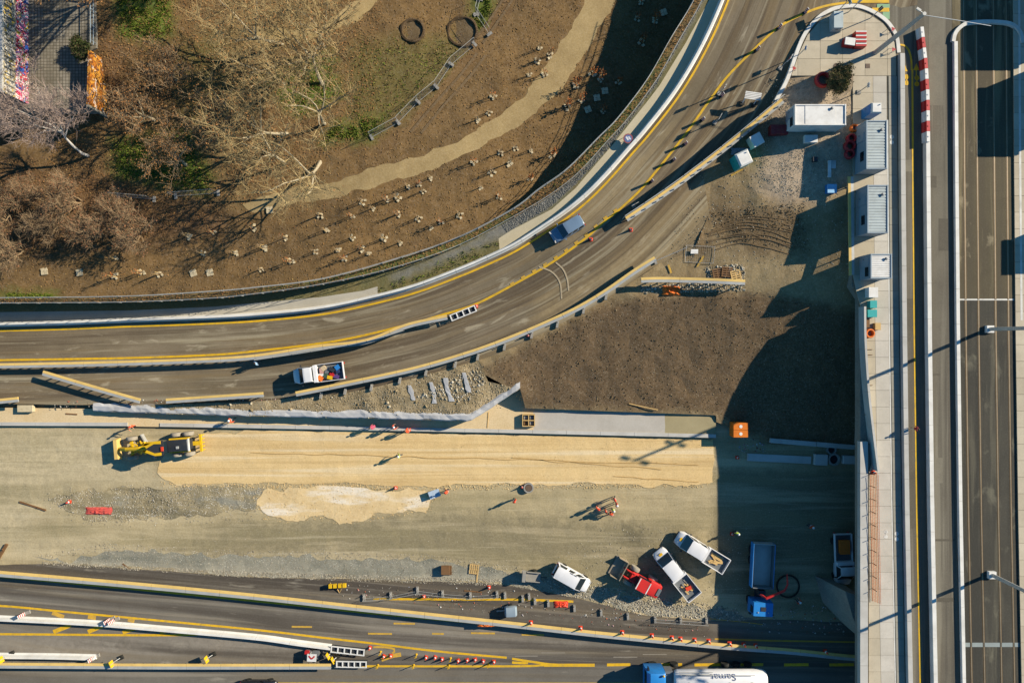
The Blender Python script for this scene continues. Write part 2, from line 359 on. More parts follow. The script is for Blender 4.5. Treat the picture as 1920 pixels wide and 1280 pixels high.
M_rubble = soil('rubble_soil', 'ab9670', '7d6c4a', 'c4b08a', .5, 6, 1.0, speck=('cfc2a4', 4, .3))
M_park = soil('park_soil', '7f6238', '66502f', '91734a', .12, 4.5, .9, dark=('38280f', .7, .95), speck=('a8854f', 6, .12), tints=[('a_olive', '6f6532', 1.8, .8), ('a_litter', '745335', 2.0, .6), ('a_dry', '9a8150', 2.0, .6), ('a_grass', '5e701c', 1.2, .97)])
M_path = soil('path_gravel', 'a68e60', '957e53', 'b29b6d', .2, 6, .6, dark=('7d6742', .7, .5))
M_path2 = soil('trodden_earth', 'ab9160', '98804f', 'b79f6f', .25, 6, .5)
M_track = soil('wheel_track_earth', '7a5f39', '664d2d', '8d7044', .3, 5, .9, streak=[('4d3920', .5, 2, .5, .7, .4)])
M_strip = soil('planting_soil', '6a5734', '5a4a2e', '86713f', .6, 5, 1.0, speck=('b59a4a', 6, .3), tints=[('a_green', '5d6b2c', 1.0, .8)])
M_verge = soil('verge_soil', '77693f', '6b6740', '8d8052', .5, 5, .9, tints=[('a_stone', '8d8a80', .6, .9)])
M_conc = lsoil('cast_concrete', 'bdb5a2', 'b0a895', 'c7bfad', .3, 6, .12, streak=[('9f9682', .1, .8, .58, .8, .4)])
M_conc_grey = lsoil('grey_concrete', 'bcb4a6', 'b2aa9c', 'c8c1b4', .3, 5, .08)
M_screed = lsoil('wet_screed', 'a89a74', '9c8f6b', 'ada07c', .3, 6, .1)
M_slabbed = soil('sandy_blinding', 'dec497', 'd3b888', 'e6cfa6', .3, 6, .3)
M_yard = soil('yard_earth', '9d8861', '8a734f', 'ab9670', .16, 4.5, .9, dark=('43341f', .28, .75), speck=('cfc0a0', 5, .2), tints=[('a_gravel', 'cdb596', 1.6, .9), ('a_mud', '7d6340', 1.8, .75), ('a_mound', '745d40', .9, .95)], streak=[('a8946c', .12, .8, .66, .85, .3)])
M_wallside = soil('wall_concrete', '8f897b', '7f7a6d', '9a9485', .4, 5, .2)
M_earthside = soil('earth_face', '6d5a3d', '5d4c33', '7a6645', .5, 5, .8)
def plaza_mat():
    t = NT('plaza_paving'); co = t.coord(); br = t.n('ShaderNodeTexBrick'); br.offset = 0; br.inputs['Scale'].default_value = 1
    br.inputs['Brick Width'].default_value = .36; br.inputs['Row Height'].default_value = .36; br.inputs['Mortar Size'].default_value = .03
    br.inputs['Color1'].default_value = C('a39a88'); br.inputs['Color2'].default_value = C('877f70'); br.inputs['Mortar'].default_value = C('4a4438')
    t.l(co, br.inputs['Vector']); a = t.noise(co, .3, 5, .7)
    col = t.mix(t.math('MULTIPLY', t.step(a, .35, .65), .6), br.outputs['Color'], C('5f5640')); t.bump(br.outputs['Fac'], .3, -.03)
    return t.out(col, .9)
SMAT = {'excavation_ground': M_exc, 'park_ground': M_park, 'path': M_path, 'upper_path': M_path2, 'dirt_track': M_track, 'planting_strip': M_strip, 'verge_ground': M_verge,
 'gutter_slab': M_conc, 'footway': lsoil('footway_concrete', 'd3c4a2', 'c9b995', 'd9ccad', .3, 6, .1), 'plaza': plaza_mat(), 'sunken_yard': soil('pit_soil', '5d513c', '4f4534', '6a5d45', .4, 5, .6), 'yard_ground': M_yard, 'rubble_slope': M_rubble, 'ramp_road': asphalt_r, 'slab_bed': M_slabbed, 'concrete_slab': M_conc_grey,
 'fresh_screed': M_screed, 'sand_bed': M_sand, 'sand_spread': M_sand2, 'gravel_verge': M_gravel, 'rough_strip': M_rough, 'motorway': M_motor}
SKIRT = {'sunken_yard': M_wallside, 'sand_bed': M_sand, 'sand_spread': M_sand2, 'path': M_path, 'excavation_ground': M_exc, 'park_ground': M_wallside, 'planting_strip': M_wallside, 'ramp_road': M_wallside, 'plaza': M_wallside, 'footway': M_wallside, 'verge_ground': M_wallside}
TINT = {  # attribute: list of pixel polygons
 'a_grass': [[(215,-20),(320,-20),(325,60),(290,80),(225,70)],[(205,260),(350,245),(400,330),(390,365),(300,350),(215,330)],[(890,-60),(945,-60),(920,40),(900,60),(880,50)],[(620,235),(720,215),(700,260),(600,270)],[(0,548),(110,550),(110,560),(0,560)],[(480,150),(620,90),(640,180),(560,220)]],
 'a_olive': [[(660,80),(860,60),(880,100),(800,190),(720,240),(650,230)],[(230,100),(420,60),(480,200),(380,260),(250,240)]],
 'a_litter': [[(-150,280),(200,330),(430,400),(420,440),(200,470),(-150,470)],[(180,60),(330,90),(340,240),(215,220)]],
 'a_dry': [[(440,-60),(660,-60),(600,50),(470,140),(440,330),(480,360),(430,390),(380,300),(420,120)]],
 'a_pale': [[(-200,790),(290,800),(300,905),(100,920),(60,1000),(200,1005),(240,1030),(0,1040),(-200,1040)]],
 'a_damp': [[(420,985),(900,960),(1300,985),(1320,1060),(1230,1110),(1000,1070),(600,1040),(300,1030)]],
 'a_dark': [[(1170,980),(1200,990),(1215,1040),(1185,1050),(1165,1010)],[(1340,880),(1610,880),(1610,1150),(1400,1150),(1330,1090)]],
 'a_gravel': [[(1440,150),(1600,140),(1600,330),(1540,380),(1470,390),(1420,350),(1440,280)],[(1440,275),(1520,262),(1540,380),(1450,370)]],
 'a_mud': [[(1330,395),(1510,380),(1520,470),(1420,480),(1350,440)],[(1160,430),(1330,400),(1330,470),(1240,480)]],
 'a_mound': [[(900,690),(1000,640),(1130,572),(1200,555),(1400,545),(1500,560),(1620,590),(1620,840),(1440,830),(1340,775),(985,763)]],
 'a_dust': [[(1000,560),(1100,480),(1200,425),(1260,380),(1340,330),(1360,400),(1300,480),(1240,500),(1100,570),(1000,620)],[(1040,420),(1160,320),(1300,200),(1330,210),(1180,370),(1070,450)]],
 'a_worn': [[(-200,1188),(480,1190),(640,1215),(960,1235),(640,1240),(-200,1228)],[(500,1150),(900,1175),(1100,1190),(1100,1230),(900,1215),(600,1190)]],
 'a_shoulder': [[(-200,1050),(480,1080),(960,1095),(1330,1165),(1330,1195),(960,1155),(480,1105),(-200,1066)]],
 'a_pale2': [[(80,1052),(250,1056),(480,1073),(700,1077),(960,1086),(1100,1108),(1330,1150),(1330,1170),(1080,1122),(960,1100),(480,1085),(250,1068),(80,1060)]],
 'a_green': [[(1080,320),(1130,240),(1240,90),(1250,110),(1150,260),(1100,325)],[(480,540),(860,450),(960,395),(970,405),(860,470),(700,520)]],
 'a_stone': [[(950,440),(1035,385),(1100,320),(1150,262),(1230,155),(1320,0),(1330,-60),(1290,-60),(1215,150),(1140,250),(1035,350),(940,415),(870,460),(730,520),(735,530),(880,470)]],
}
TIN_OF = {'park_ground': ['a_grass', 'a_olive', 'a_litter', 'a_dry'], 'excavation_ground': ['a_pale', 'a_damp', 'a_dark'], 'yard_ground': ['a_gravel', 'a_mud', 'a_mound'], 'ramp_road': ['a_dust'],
 'motorway': ['a_worn', 'a_shoulder'], 'gravel_verge': ['a_pale2'], 'planting_strip': ['a_green'], 'verge_ground': ['a_stone']}
# ------------------------------------------------------------------ one triangulation of the whole site, every surface cut out of it
rng = random.Random(5)
def wpoly(poly, zone, jit):
    a = np.array(poly, float); z = ZF[zone](a[:, 0], a[:, 1]); s = (CZ-z)*1.5/1920
    w = np.stack([(a[:, 0]-960)*s, (640-a[:, 1])*s], 1); out = []
    for i in range(len(w)):
        p, q = w[i], w[(i+1) % len(w)]; L = np.hypot(*(q-p)); n = max(1, int(L/(.45 if jit else .9))) if L < 40 else max(1, int(L/4))
        for k in range(n):
            c = p+(q-p)*k/n
            if jit:
                v = Vector((c[0], c[1], 3.3)); c = c + np.array([mnoise.noise(v*.5)+.5*mnoise.noise(v*1.7), mnoise.noise(v*.5+Vector((9, 4, 1)))+.5*mnoise.noise(v*1.7+Vector((3, 8, 2)))])*jit*2.4
            out.append((float(c[0]), float(c[1])))
    return out
BX, BY = 76.0, 52.0
WP = [wpoly(p, z, j) for (_, z, p, j, _) in SURF]
verts = []; edges = []
def addring(r):
    o = len(verts); verts.extend(Vector(p) for p in r); edges.extend((o+i, o+(i+1) % len(r)) for i in range(len(r)))
addring([(-BX, -BY), (BX, -BY), (BX, BY), (-BX, BY)])
for r in WP[1:]: addring([(max(-BX+.01*0, min(BX, x)), max(-BY, min(BY, y))) for x, y in r])
gx = -BX+.5
row = 0
while gx < BX:
    gy = -BY+.5
    while gy < BY:
        verts.append(Vector((gx+rng.uniform(-.25, .25), gy+rng.uniform(-.25, .25)))); gy += .82
    gx += .82
V, _, T, *_r = delaunay_2d_cdt(verts, edges, [], 0, 1e-4)
VX = np.array([v[:] for v in V]); TR = np.array([t for t in T if len(t) == 3])
cen = VX[TR].mean(1)
sid = np.zeros(len(TR), int)
for i in range(1, len(SURF)): sid[inpoly(cen[:, 0], cen[:, 1], WP[i])] = i
KW = np.array([P(x, y, zat(x, y, 'ramp'))[:2] for x, y in K_s])
KS = np.concatenate([[0], np.cumsum(np.hypot(*(KW[1:]-KW[:-1]).T))])
def ramp_flow(x, y):
    best = np.full(len(x), 1e9); s = np.zeros(len(x))
    for i in range(len(KW)-1):
        v = KW[i+1]-KW[i]; L = (v*v).sum(); t = np.clip(((x-KW[i, 0])*v[0]+(y-KW[i, 1])*v[1])/L, 0, 1)
        d = np.hypot(x-KW[i, 0]-t*v[0], y-KW[i, 1]-t*v[1]); m = d < best; best[m] = d[m]; s[m] = KS[i]+t[m]*math.sqrt(L)
    return s, best
def bumpz(x, y, nh):
    p = Vector((x, y, 7.3)); return nh*(mnoise.noise(p*.55)+.5*mnoise.noise(p*.2)+.35*mnoise.noise(p*1.1))
ZS = []
for i, (nm, zone, _, _, nh) in enumerate(SURF):
    z = np.zeros(len(VX)); used = np.unique(TR[sid == i])
    if len(used):
        z[used] = zxy(VX[used, 0], VX[used, 1], zone)
        if nh:
            for k in used:
                z[k] += bumpz(VX[k, 0], VX[k, 1], nh)
    ZS.append(z)
EF = {}
for ti, t in enumerate(TR):
    for a, b in ((t[0], t[1]), (t[1], t[2]), (t[2], t[0])): EF.setdefault((min(a, b), max(a, b)), []).append(ti)
skirts = {}
for (a, b), ts in EF.items():
    if len(ts) == 2 and sid[ts[0]] != sid[ts[1]]:
        s0, s1 = sid[ts[0]], sid[ts[1]]
        if ZS[s0][a]+ZS[s0][b] < ZS[s1][a]+ZS[s1][b]: s0, s1 = s1, s0
        skirts.setdefault(s0, []).append((VX[a], VX[b], ZS[s0][a], ZS[s0][b], min(ZS[s1][a], ZS[s0][a])-.05, min(ZS[s1][b], ZS[s0][b])-.05))
GROUND = {}
for i, (nm, zone, _, _, nh) in enumerate(SURF):
    tr = TR[sid == i]
    if not len(tr): continue
    used, inv = np.unique(tr, return_inverse=True); inv = inv.reshape(-1, 3)
    vs = [(VX[k, 0], VX[k, 1], ZS[i][k]) for k in used]; fs = [tuple(t) for t in inv]; mi = [0]*len(fs)
    for (pa, pb, za, zb, zc, zd) in skirts.get(i, []):
        o = len(vs); vs += [(pa[0], pa[1], za), (pb[0], pb[1], zb), (pb[0], pb[1], zd), (pa[0], pa[1], zc)]; fs.append((o, o+1, o+2, o+3)); mi.append(1)
    me = bpy.data.meshes.new(nm); me.from_pydata([tuple(map(float, v)) for v in vs], [], [tuple(int(k) for k in f) for f in fs])
    me.materials.append(SMAT[nm]); me.materials.append(SKIRT.get(nm, M_earthside)); me.polygons.foreach_set('material_index', mi)
    va = np.array(vs); fl = np.stack([va[:, 0], va[:, 1], np.zeros(len(va))], 1)
    if zone in ('ramp', 'strip'):
        s, t = ramp_flow(va[:, 0], va[:, 1]); fl[:, 0] = s; fl[:, 1] = t
    if nm == 'motorway':   # lanes drift down to the right
        fl[:, 1] = va[:, 1] + va[:, 0]*.085*np.clip((va[:, 1]+42)/8, 0, 1)
    at = me.attributes.new('flow', 'FLOAT_VECTOR', 'POINT'); at.data.foreach_set('vector', fl.astype(np.float32).ravel())
    pxs = 960+va[:, 0]/((CZ-va[:, 2])*1.5/1920); pys = 640-va[:, 1]/((CZ-va[:, 2])*1.5/1920)
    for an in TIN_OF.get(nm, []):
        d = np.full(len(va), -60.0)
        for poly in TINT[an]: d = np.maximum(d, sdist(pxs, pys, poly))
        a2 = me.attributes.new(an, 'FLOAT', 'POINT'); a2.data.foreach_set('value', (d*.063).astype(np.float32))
    me.validate()
    o = bpy.data.objects.new(nm, me); COL.objects.link(o); o['kind'] = 'structure'; GROUND[nm] = o
gb = MB().add([(-900, -900, -.6), (900, -900, -.6), (900, 900, -.6), (-900, 900, -.6)], [(0, 1, 2, 3)]).build('ground', soil('outer_ground', '8a7a58', '7b6d4e', '94845f', .02, 3, .4)); gb['kind'] = 'structure'

# ------------------------------------------------------------------ avenue on the bridge: deck, roadways, tram bed
def dx_(y): return float(np.interp(y, [-160, 0, 320, 640, 960, 1280, 1450], [-7, -5, -3, 0, 4.5, 11, 15]))
def vband(x0, x1, y0=-160, y1=1450, n=24, shift=True):
    ys = [y0+(y1-y0)*i/n for i in range(n+1)]
    return ys, [(x0+(dx_(y) if shift else 0)) for y in ys], [(x1+(dx_(y) if shift else 0)) for y in ys]
def sheet(name, x0, x1, z, mat, y0=-160, y1=1450, kind='structure', parent=None, shift=True):
    ys, a, b = vband(x0, x1, y0, y1, shift=shift); mb = MB(); vs = []
    for y, p, q in zip(ys, a, b): vs += [P(p, y, z), P(q, y, z)]
    mb.add(vs, [(2*i, 2*i+1, 2*i+3, 2*i+2) for i in range(len(ys)-1)])
    me = mb.build(name, mat, parent, fix=False)
    me.data.flip_normals() if me.data.polygons[0].normal.z < 0 else None
    at = me.data.attributes.new('flow', 'FLOAT_VECTOR', 'POINT'); at.data.foreach_set('vector', [c for v in vs for c in (v.x, v.y, 0)])
    if kind and parent is None: me['kind'] = kind
    return me
bridge = thing('bridge', 'concrete road bridge carrying the avenue over the excavated roads', 'bridge', (0, 0, 0))
dl = [(1597, -160), (1597, 535), (1613, 560), (1613, 1450)]
dpoly = [P(x, y, 6.9)[:2] for x, y in dl] + [P(2100, 1450, 6.9)[:2], P(2100, -160, 6.9)[:2]]
MB().prism(dpoly, 5.7, 6.93).build('deck', M_wallside, bridge)
ab = [P(1606, -160, 3)[:2], P(1606, 540, 3)[:2], P(1622, 565, 3)[:2], P(1622, 838, 3)[:2], P(2100, 838, 3)[:2], P(2100, -160, 3)[:2]]
MB().prism(ab, -.5, 5.72).build('abutment', M_wallside, bridge)
for yy in (1112, 1460):
    MB().prism([P(1650, yy, 2)[:2], P(2050, yy, 2)[:2], P(2050, yy+22, 2)[:2], P(1650, yy+22, 2)[:2]], -.3, 5.72).build('pier', M_wallside, bridge)
# ------------------------------------------------------------------ paint, concrete and metal used on built things
def slabmat(name, h, h2):
    t = NT(name); co = t.n('ShaderNodeNewGeometry').outputs['Position']; oi = t.n('ShaderNodeObjectInfo')
    col = t.mix(oi.outputs['Random'], C(h), C(h2)); a = t.noise(co, .5, 5, .65); b = t.noise(co, 5, 4, .7)
    col = t.mix(t.math('MULTIPLY', t.step(a, .42, .7), .45), col, tuple(x*.72 for x in C(h2)[:3])+(1,))
    col = t.mix(t.math('MULTIPLY', t.step(b, .5, .8), .3), col, tuple(x*.6 for x in C(h2)[:3])+(1,)); t.bump(b, .08, .05)
    return t.out(col, .9)
M_slab = slabmat('pavement_slab', 'cdbfa4', 'bcae93'); M_slab_cycle = slabmat('cycle_lane_slab', 'a9a391', '9a9484'); M_slab_pale = slabmat('pale_slab', 'd2c9b8', 'c4bba9')
M_joint = soil('slab_joint', '7d735f', '6f6653', '857b66', .5, 5, .1)
M_kerb = paint('kerb_white', 'e6e0d2', .8, '9c917c', .4, 1.2); M_nj = paint('barrier_concrete', 'd9d4c6', .85, '8f8675', .45, .8); M_njw = paint('barrier_white', 'ece7da', .8, '9a917f', .35, .8)
M_wallc = paint('parapet_concrete', 'c6c1b6', .85, '8c8677', .4, .6); M_yel = paint('road_yellow', 'e6b41a', .7, '94804a', .7, 1.8); M_yel_old = paint('road_yellow_worn', 'd3a63a', .8, '8b7a58', .8, 2.0)
M_white = paint('white_paint', 'e8e4da', .5, '9c917c', .45, 1.0); M_line = paint('road_white', 'e2ddd0', .8, '8f887a', .5, 1.5)
M_capy = paint('rail_yellow', 'ecc572', .7, 'a88b55', .35, 1.0); M_galv = paint('galvanised_steel', 'bdbbb2', .5, '8a8577', .3, 1.5, .15); M_gdark = paint('dull_steel', '7d7f7e', .55, '5f5a4f', .3, 2, .2)
M_red = paint('red_plastic', 'c22a28', .45, '8c4a3a', .3, 2); M_orange = paint('cone_orange', 'e8492a', .5, '9c5138', .25, 3); M_orangef = paint('orange_net', 'f07a2a', .7, 'b0683a', .3, 4)
M_black = paint('black_rubber', '23241f', .8, '5b5344', .4, 3); M_blue = paint('blue_plastic', '2f7fc2', .45, '4f6f86', .2, 2); M_teal = paint('teal_plastic', '2aa7a0', .5, '3f7f78', .2, 2)
M_brown = paint('rust_brown', '7d5a36', .8, '4f3a24', .4, 3); M_wood = paint('raw_timber', 'd8b272', .85, '8e7246', .35, 3); M_corr = paint('container_grey', 'b3bcb8', .5, '7f8078', .6, 1.0)
M_corrside = paint('container_side', '93a1a8', .55, '7b8286', .3, 1.2); M_foot = paint('foot_concrete', '9b968b', .9, '746d5e', .4, 4); M_rail = paint('rail_steel', '8a6f4a', .5, '6b5638', .4, 2, .3)
M_green = paint('cycle_green', '8fb58a', .8, '7f8f70', .5, 1.5); M_manhole = paint('iron_cover', '6b5745', .7, '4a3e33', .4, 4); M_geo = paint('geotextile', 'c0beba', .9, '96928b', .5, .7)
M_ylw = paint('machine_yellow', 'e8b818', .5, '8f7a3e', .35, 2); M_dk = paint('dark_metal', '33363a', .5, '5a5244', .3, 2); M_truckblue = paint('truck_blue', '2b86cc', .35, '4c5f70', .25, 1.5, spec=.5)
M_glass = glassy('window_glass', '1f2b31'); M_lamp = paint('lamp_glass', 'dcd6c8', .3, 'a8a08e', .2, 3)
# ------------------------------------------------------------------ pavement, roads, tram bed on the deck
NOSE = [(1454,190),(1476,148),(1495,94),(1510,62),(1534,34),(1557,20),(1580,14),(1607,13),(1635,23),(1659,39),(1674,58),(1681,75),(1684,100)]
def left_edge(y): return float(np.interp(y, [140, 535, 560, 640, 880, 881, 1450], [1599, 1599, 1614, 1615, 1640, 1629, 1629]))
pv = MB()
npoly = [P(x, y, 7.1)[:2] for x, y in [(1482,142)]+NOSE[1:]+[(1685,142)]]
pv.prism(npoly, 6.6, 7.08)
ys = list(range(142, 560, 19))+list(range(560, 1460, 30))
sp = [P(left_edge(y), y, 7.1)[:2] for y in ys] + [P(1689+dx_(y), y, 7.1)[:2] for y in ys[::-1]]
pv.prism(sp, 6.6, 7.075)
pave = pv.build('pavement', M_joint); pave['kind'] = 'structure'
def clip(subj, clipp):
    out = subj; n = len(clipp); area = sum(clipp[i][0]*clipp[(i+1) % n][1]-clipp[(i+1) % n][0]*clipp[i][1] for i in range(n)); sg = 1 if area > 0 else -1
    for i in range(n):
        a, b = clipp[i], clipp[(i+1) % n]; inp = out; out = []
        f = lambda p: sg*((b[0]-a[0])*(p[1]-a[1])-(b[1]-a[1])*(p[0]-a[0]))
        for j in range(len(inp)):
            p, q = inp[j], inp[(j+1) % len(inp)]; fp, fq = f(p), f(q)
            if fp >= 0: out.append(p)
            if (fp >= 0) != (fq >= 0): t = fp/(fp-fq); out.append((p[0]+(q[0]-p[0])*t, p[1]+(q[1]-p[1])*t))
        if not out: return []
    return out
NC = [(x, y) for x, y in [(1484,142)]+[(a+(4 if a < 1580 else -4), b+5) for a, b in NOSE[2:]]+[(1680,142)]]
def slab(poly, mat, z1=7.14):
    if len(poly) < 3: return
    w = [P(x, y, z1)[:2] for x, y in poly]; cx = sum(p[0] for p in w)/len(w); cy = sum(p[1] for p in w)/len(w)
    MB().prism([(p[0]-cx, p[1]-cy) for p in w], 7.06, z1).build('slab', mat, pave, (cx, cy, 0), fix=False)
g = .25
for ix in range(6):
    for iy in range(4):
        x0, y0 = 1454+ix*42, 10+iy*33.5
        slab(clip([(x0+g, y0+g), (x0+42-g, y0+g), (x0+42-g, y0+33.5-g), (x0+g, y0+33.5-g)], NC), M_slab)
y = 142.5
while y < 1440:
    h = 31
    for (fa, fb, m) in ((lambda q: left_edge(q), lambda q: 1641+dx_(q), M_slab), (lambda q: 1641+dx_(q), lambda q: 1666.5+dx_(q), M_slab_pale), (lambda q: 1670+dx_(q), lambda q: 1686+dx_(q), M_slab_cycle)):
        a, b, c, d = fa(y), fb(y), fb(y+h), fa(y+h)
        if b-a > 5: slab([(a+g, y+g), (b-g, y+g), (c-g, y+h-g), (d+g, y+h-g)], m)
    y += h
avenue = sheet('avenue_road', 1640, 1800, 6.985, M_deckroad)
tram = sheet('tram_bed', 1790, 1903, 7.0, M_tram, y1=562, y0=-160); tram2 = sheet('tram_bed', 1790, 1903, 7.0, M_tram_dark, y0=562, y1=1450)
plat = MB().prism([P(1904+dx_(y), y, 7.1)[:2] for y in range(-160, 1451, 70)]+[P(2100, 1450, 7.1)[:2], P(2100, -160, 7.1)[:2]], 6.9, 7.1).build('platform', M_joint); plat['kind'] = 'structure'
for i in range(52):
    y0 = -160+i*31
    for (xa, xb) in ((1904.5, 1930), (1930, 1956)):
        w = [P(xa+dx_(y0)+.3, y0+.3, 7.15)[:2], P(xb+dx_(y0)-.3, y0+.3, 7.15)[:2], P(xb+dx_(y0+31)-.3, y0+30.7, 7.15)[:2], P(xa+dx_(y0+31)+.3, y0+30.7, 7.15)[:2]]
        cx = sum(p[0] for p in w)/4; cy = sum(p[1] for p in w)/4
        MB().prism([(p[0]-cx, p[1]-cy) for p in w], 7.09, 7.15).build('slab', M_slab, plat, (cx, cy, 0), fix=False)
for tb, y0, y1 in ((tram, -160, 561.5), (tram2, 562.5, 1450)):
    for xr in (1811, 1835, 1867, 1891):
        ln = [P(xr+dx_(y), y, 7.0) for y in np.linspace(y0, y1, 24)]
        sweep(MB(), ln, [(-.11, 0), (-.11, .012), (.11, .012), (.11, 0)]).build('groove', M_rail, tb)
        sweep(MB(), ln, [(-.035, .0), (-.035, .035), (.035, .035), (.035, 0)]).build('rail', paint('worn_rail', 'a5957a', .5, '7d6a4c', .5, 2, .2), tb)
def vstripe(name, x0, x1, y0, y1, z, mat, parent, n=10): return sheet(name, x0, x1, z, mat, y0, y1, None, parent)
vstripe('stop_line', 1798, 1902, 560, 563, 7.012, M_line, tram); vstripe('crossing_band', 1797, 1902, 1204, 1212, 7.012, paint('pale_band', '9aa29c', .8, '77786c', .5, 1), tram2)
vstripe('yellow_line', 1713, 1716.5, 130, 1450, 7.0, M_yel, avenue); vstripe('edge_line', 1666.7, 1669, 225, 1450, 7.146, M_line, pave)
vstripe('white_line', 1914, 1918, -160, 600, 7.156, M_line, plat)
mb = MB(); ln = [P(a, b, 7.0) for a, b in sm([(1687,84),(1696,86),(1704,95),(1708.5,112),(1709.5,132)], 3)]; sweep(mb, ln, [(-.1, 0), (-.1, .012), (.1, .012), (.1, 0)]); mb.build('yellow_line', M_yel, avenue)
def wall_run(name, x0, x1, h, y0, y1, mat, label, cat, z=6.99, seg=66, taper=.02):
    t = thing(name, label, cat, P((x0+x1)/2+dx_((y0+y1)/2), (y0+y1)/2, z)); y = y0; L = Vector(t.location)
    while y < y1:
        yb = min(y+seg, y1)
        q = [P(x0+dx_(y), y, z)-L, P(x1+dx_(y), y, z)-L, P(x1+dx_(yb), yb-.4, z)-L, P(x0+dx_(yb), yb-.4, z)-L]
        m = MB(); top = [v+Vector(((taper if i in (0, 3) else -taper), 0, h)) for i, v in enumerate(q)]
        m.add(q+top, [(3, 2, 1, 0), (4, 5, 6, 7), (0, 1, 5, 4), (1, 2, 6, 5), (2, 3, 7, 6), (3, 0, 4, 7)]).build('segment', mat, t); y = yb
    return t
wall_run('concrete_barrier', 1686.5, 1695.5, .6, 104, 1450, M_wallc, 'low pale concrete barrier between the bridge cycle lane and the single road lane', 'barrier')
wall_run('concrete_barrier', 1733.5, 1741.5, .62, 268, 1450, M_njw, 'pale concrete barrier on the avenue standing south of the red and white blocks', 'barrier')
wall_run('concrete_barrier', 1790, 1797, .34, 80, 1450, M_njw, 'white raised kerb beside the tram bed', 'kerb')
# kerb of the island nose and the rounded kerb of the tram bed
t = thing('kerb', 'white rounded kerb around the island of concrete slabs', 'kerb', P(1560, 60, 7)); L = Vector(t.location)
ln = [P(p.x, p.y, 7.0)-L for p in catmull([(a, b, 0) for a, b in NOSE], 4)]
for sg in cutline(ln, 2.0): sweep(MB(), sg, [(-.2, -.4), (-.2, .2), (.2, .2), (.2, -.4)]).build('kerb_stone', M_kerb, t)
t = thing('kerb', 'white horseshoe kerb closing the northern end of the tram bed', 'kerb', P(1850, 60, 7)); L = Vector(t.location)
ln = [P(p.x, p.y, 7.0)-L for p in catmull([(a, b, 0) for a, b in [(1785,80),(1788,66),(1796,55),(1810,46),(1835,43),(1865,43),(1890,46),(1905,55),(1912,68),(1914,82)]], 4)]
for sg in cutline(ln, 2.0): sweep(MB(), sg, [(-.22, 0), (-.2, .3), (.2, .3), (.22, 0)]).build('kerb_stone', M_kerb, t)
# bridge parapet, edge beam, wing wall
for (ya, yb) in [(y, y+60) for y in range(828, 1440, 60)]:
    MB().prism([P(1613.5, ya, 7.6)[:2], P(1628, ya, 7.6)[:2], P(1628, yb-.6, 7.6)[:2], P(1613.5, yb-.6, 7.6)[:2]], 6.9, 7.55).build('edge_beam', M_wallc, bridge)
ln = [P(a, b, 7.1) for a, b in [(1599,337),(1599,545),(1613,565),(1615,640),(1622,730),(1631,810),(1640,880)]]
pw = wline([(1614,575),(1615,640),(1621,730),(1630,810),(1639,880)], 'pave', 1)
for sg in cutline(pw, 4, .02): sweep(MB(), sg, [(-.16, -.2), (-.12, .95), (.12, .95), (.16, -.2)]).build('parapet', M_wallc, bridge)
for yb_ in (655, 665, 722, 777, 832):
    MB().box(P(1628, yb_, 7.2), (1.0, .05, .04)).build('bracket', M_brown, bridge)
# graffiti wing wall in the shade below the bridge
def graffiti(name, sets, scale=1.0, base='a59c8c'):
    t = NT(name); co = t.coord(); wv = t.noise(co, scale*1.1, 3, .5, 2.2)
    col = t.ramp(wv, [(.0, C(base))]+[(.34+.3*i/len(sets), C(h)) for i, h in enumerate(sets)]+[(.68, C(base))])
    for e in t.t.nodes:
        if e.type == 'VALTORGB' and len(e.color_ramp.elements) > 3: e.color_ramp.interpolation = 'CONSTANT'
    d = t.noise(co, scale*3, 3, .5, 1.2); col = t.mix(t.step(d, .58, .6), col, t.mix(.4, col, C('f0ede6')))
    k = t.noise(co, scale*2.2, 2, .5, 3.0); line = t.math('MULTIPLY', t.step(k, .47, .485), t.step(k, .53, .515)); col = t.mix(line, col, C('1c1d22'))
    return t.out(col, .7)
M_graf1 = graffiti('graffiti_colours', ['d9a428', 'e8dcd0', 'c8323a', 'e07fa8', 'e8dcd0', 'c8323a', '3158a8'], .42)
M_graf2 = graffiti('graffiti_pale', ['8d9296', 'a5abae', '4a6f9a', '6f7a80', '9fa8ac'], .5, '8d9296'); M_graf3 = graffiti('graffiti_orange', ['b06a1c', '8a4f1a', 'c98a30', '6b4420', 'a8641c'], .3, '9c5f20')
mb = MB(); a, b, c, d = P(1585, 1108, 5.2), P(1618, 1120, 5.2), P(1618, 1200, 5.2), P(1600, 1160, 5.2)
mb.add([a, b, c, d]+[Vector((p.x-(1.2 if i in (0, 3) else 0), p.y, -.1)) for i, p in enumerate((a, b, c, d))], [(3, 2, 1, 0), (4, 5, 6, 7), (0, 1, 5, 4), (1, 2, 6, 5), (2, 3, 7, 6), (3, 0, 4, 7)])
w = mb.build('wing_wall', M_wallside, bridge)
MB().add([P(1592, 1150, 4.2), P(1612, 1178, 4.2), P(1612, 1178, 2.0)+Vector((-.5, 0, 0)), P(1592, 1150, 2.0)+Vector((-.6, 0, 0))], [(0, 1, 2, 3)]).build('graffiti', M_graf2, w)
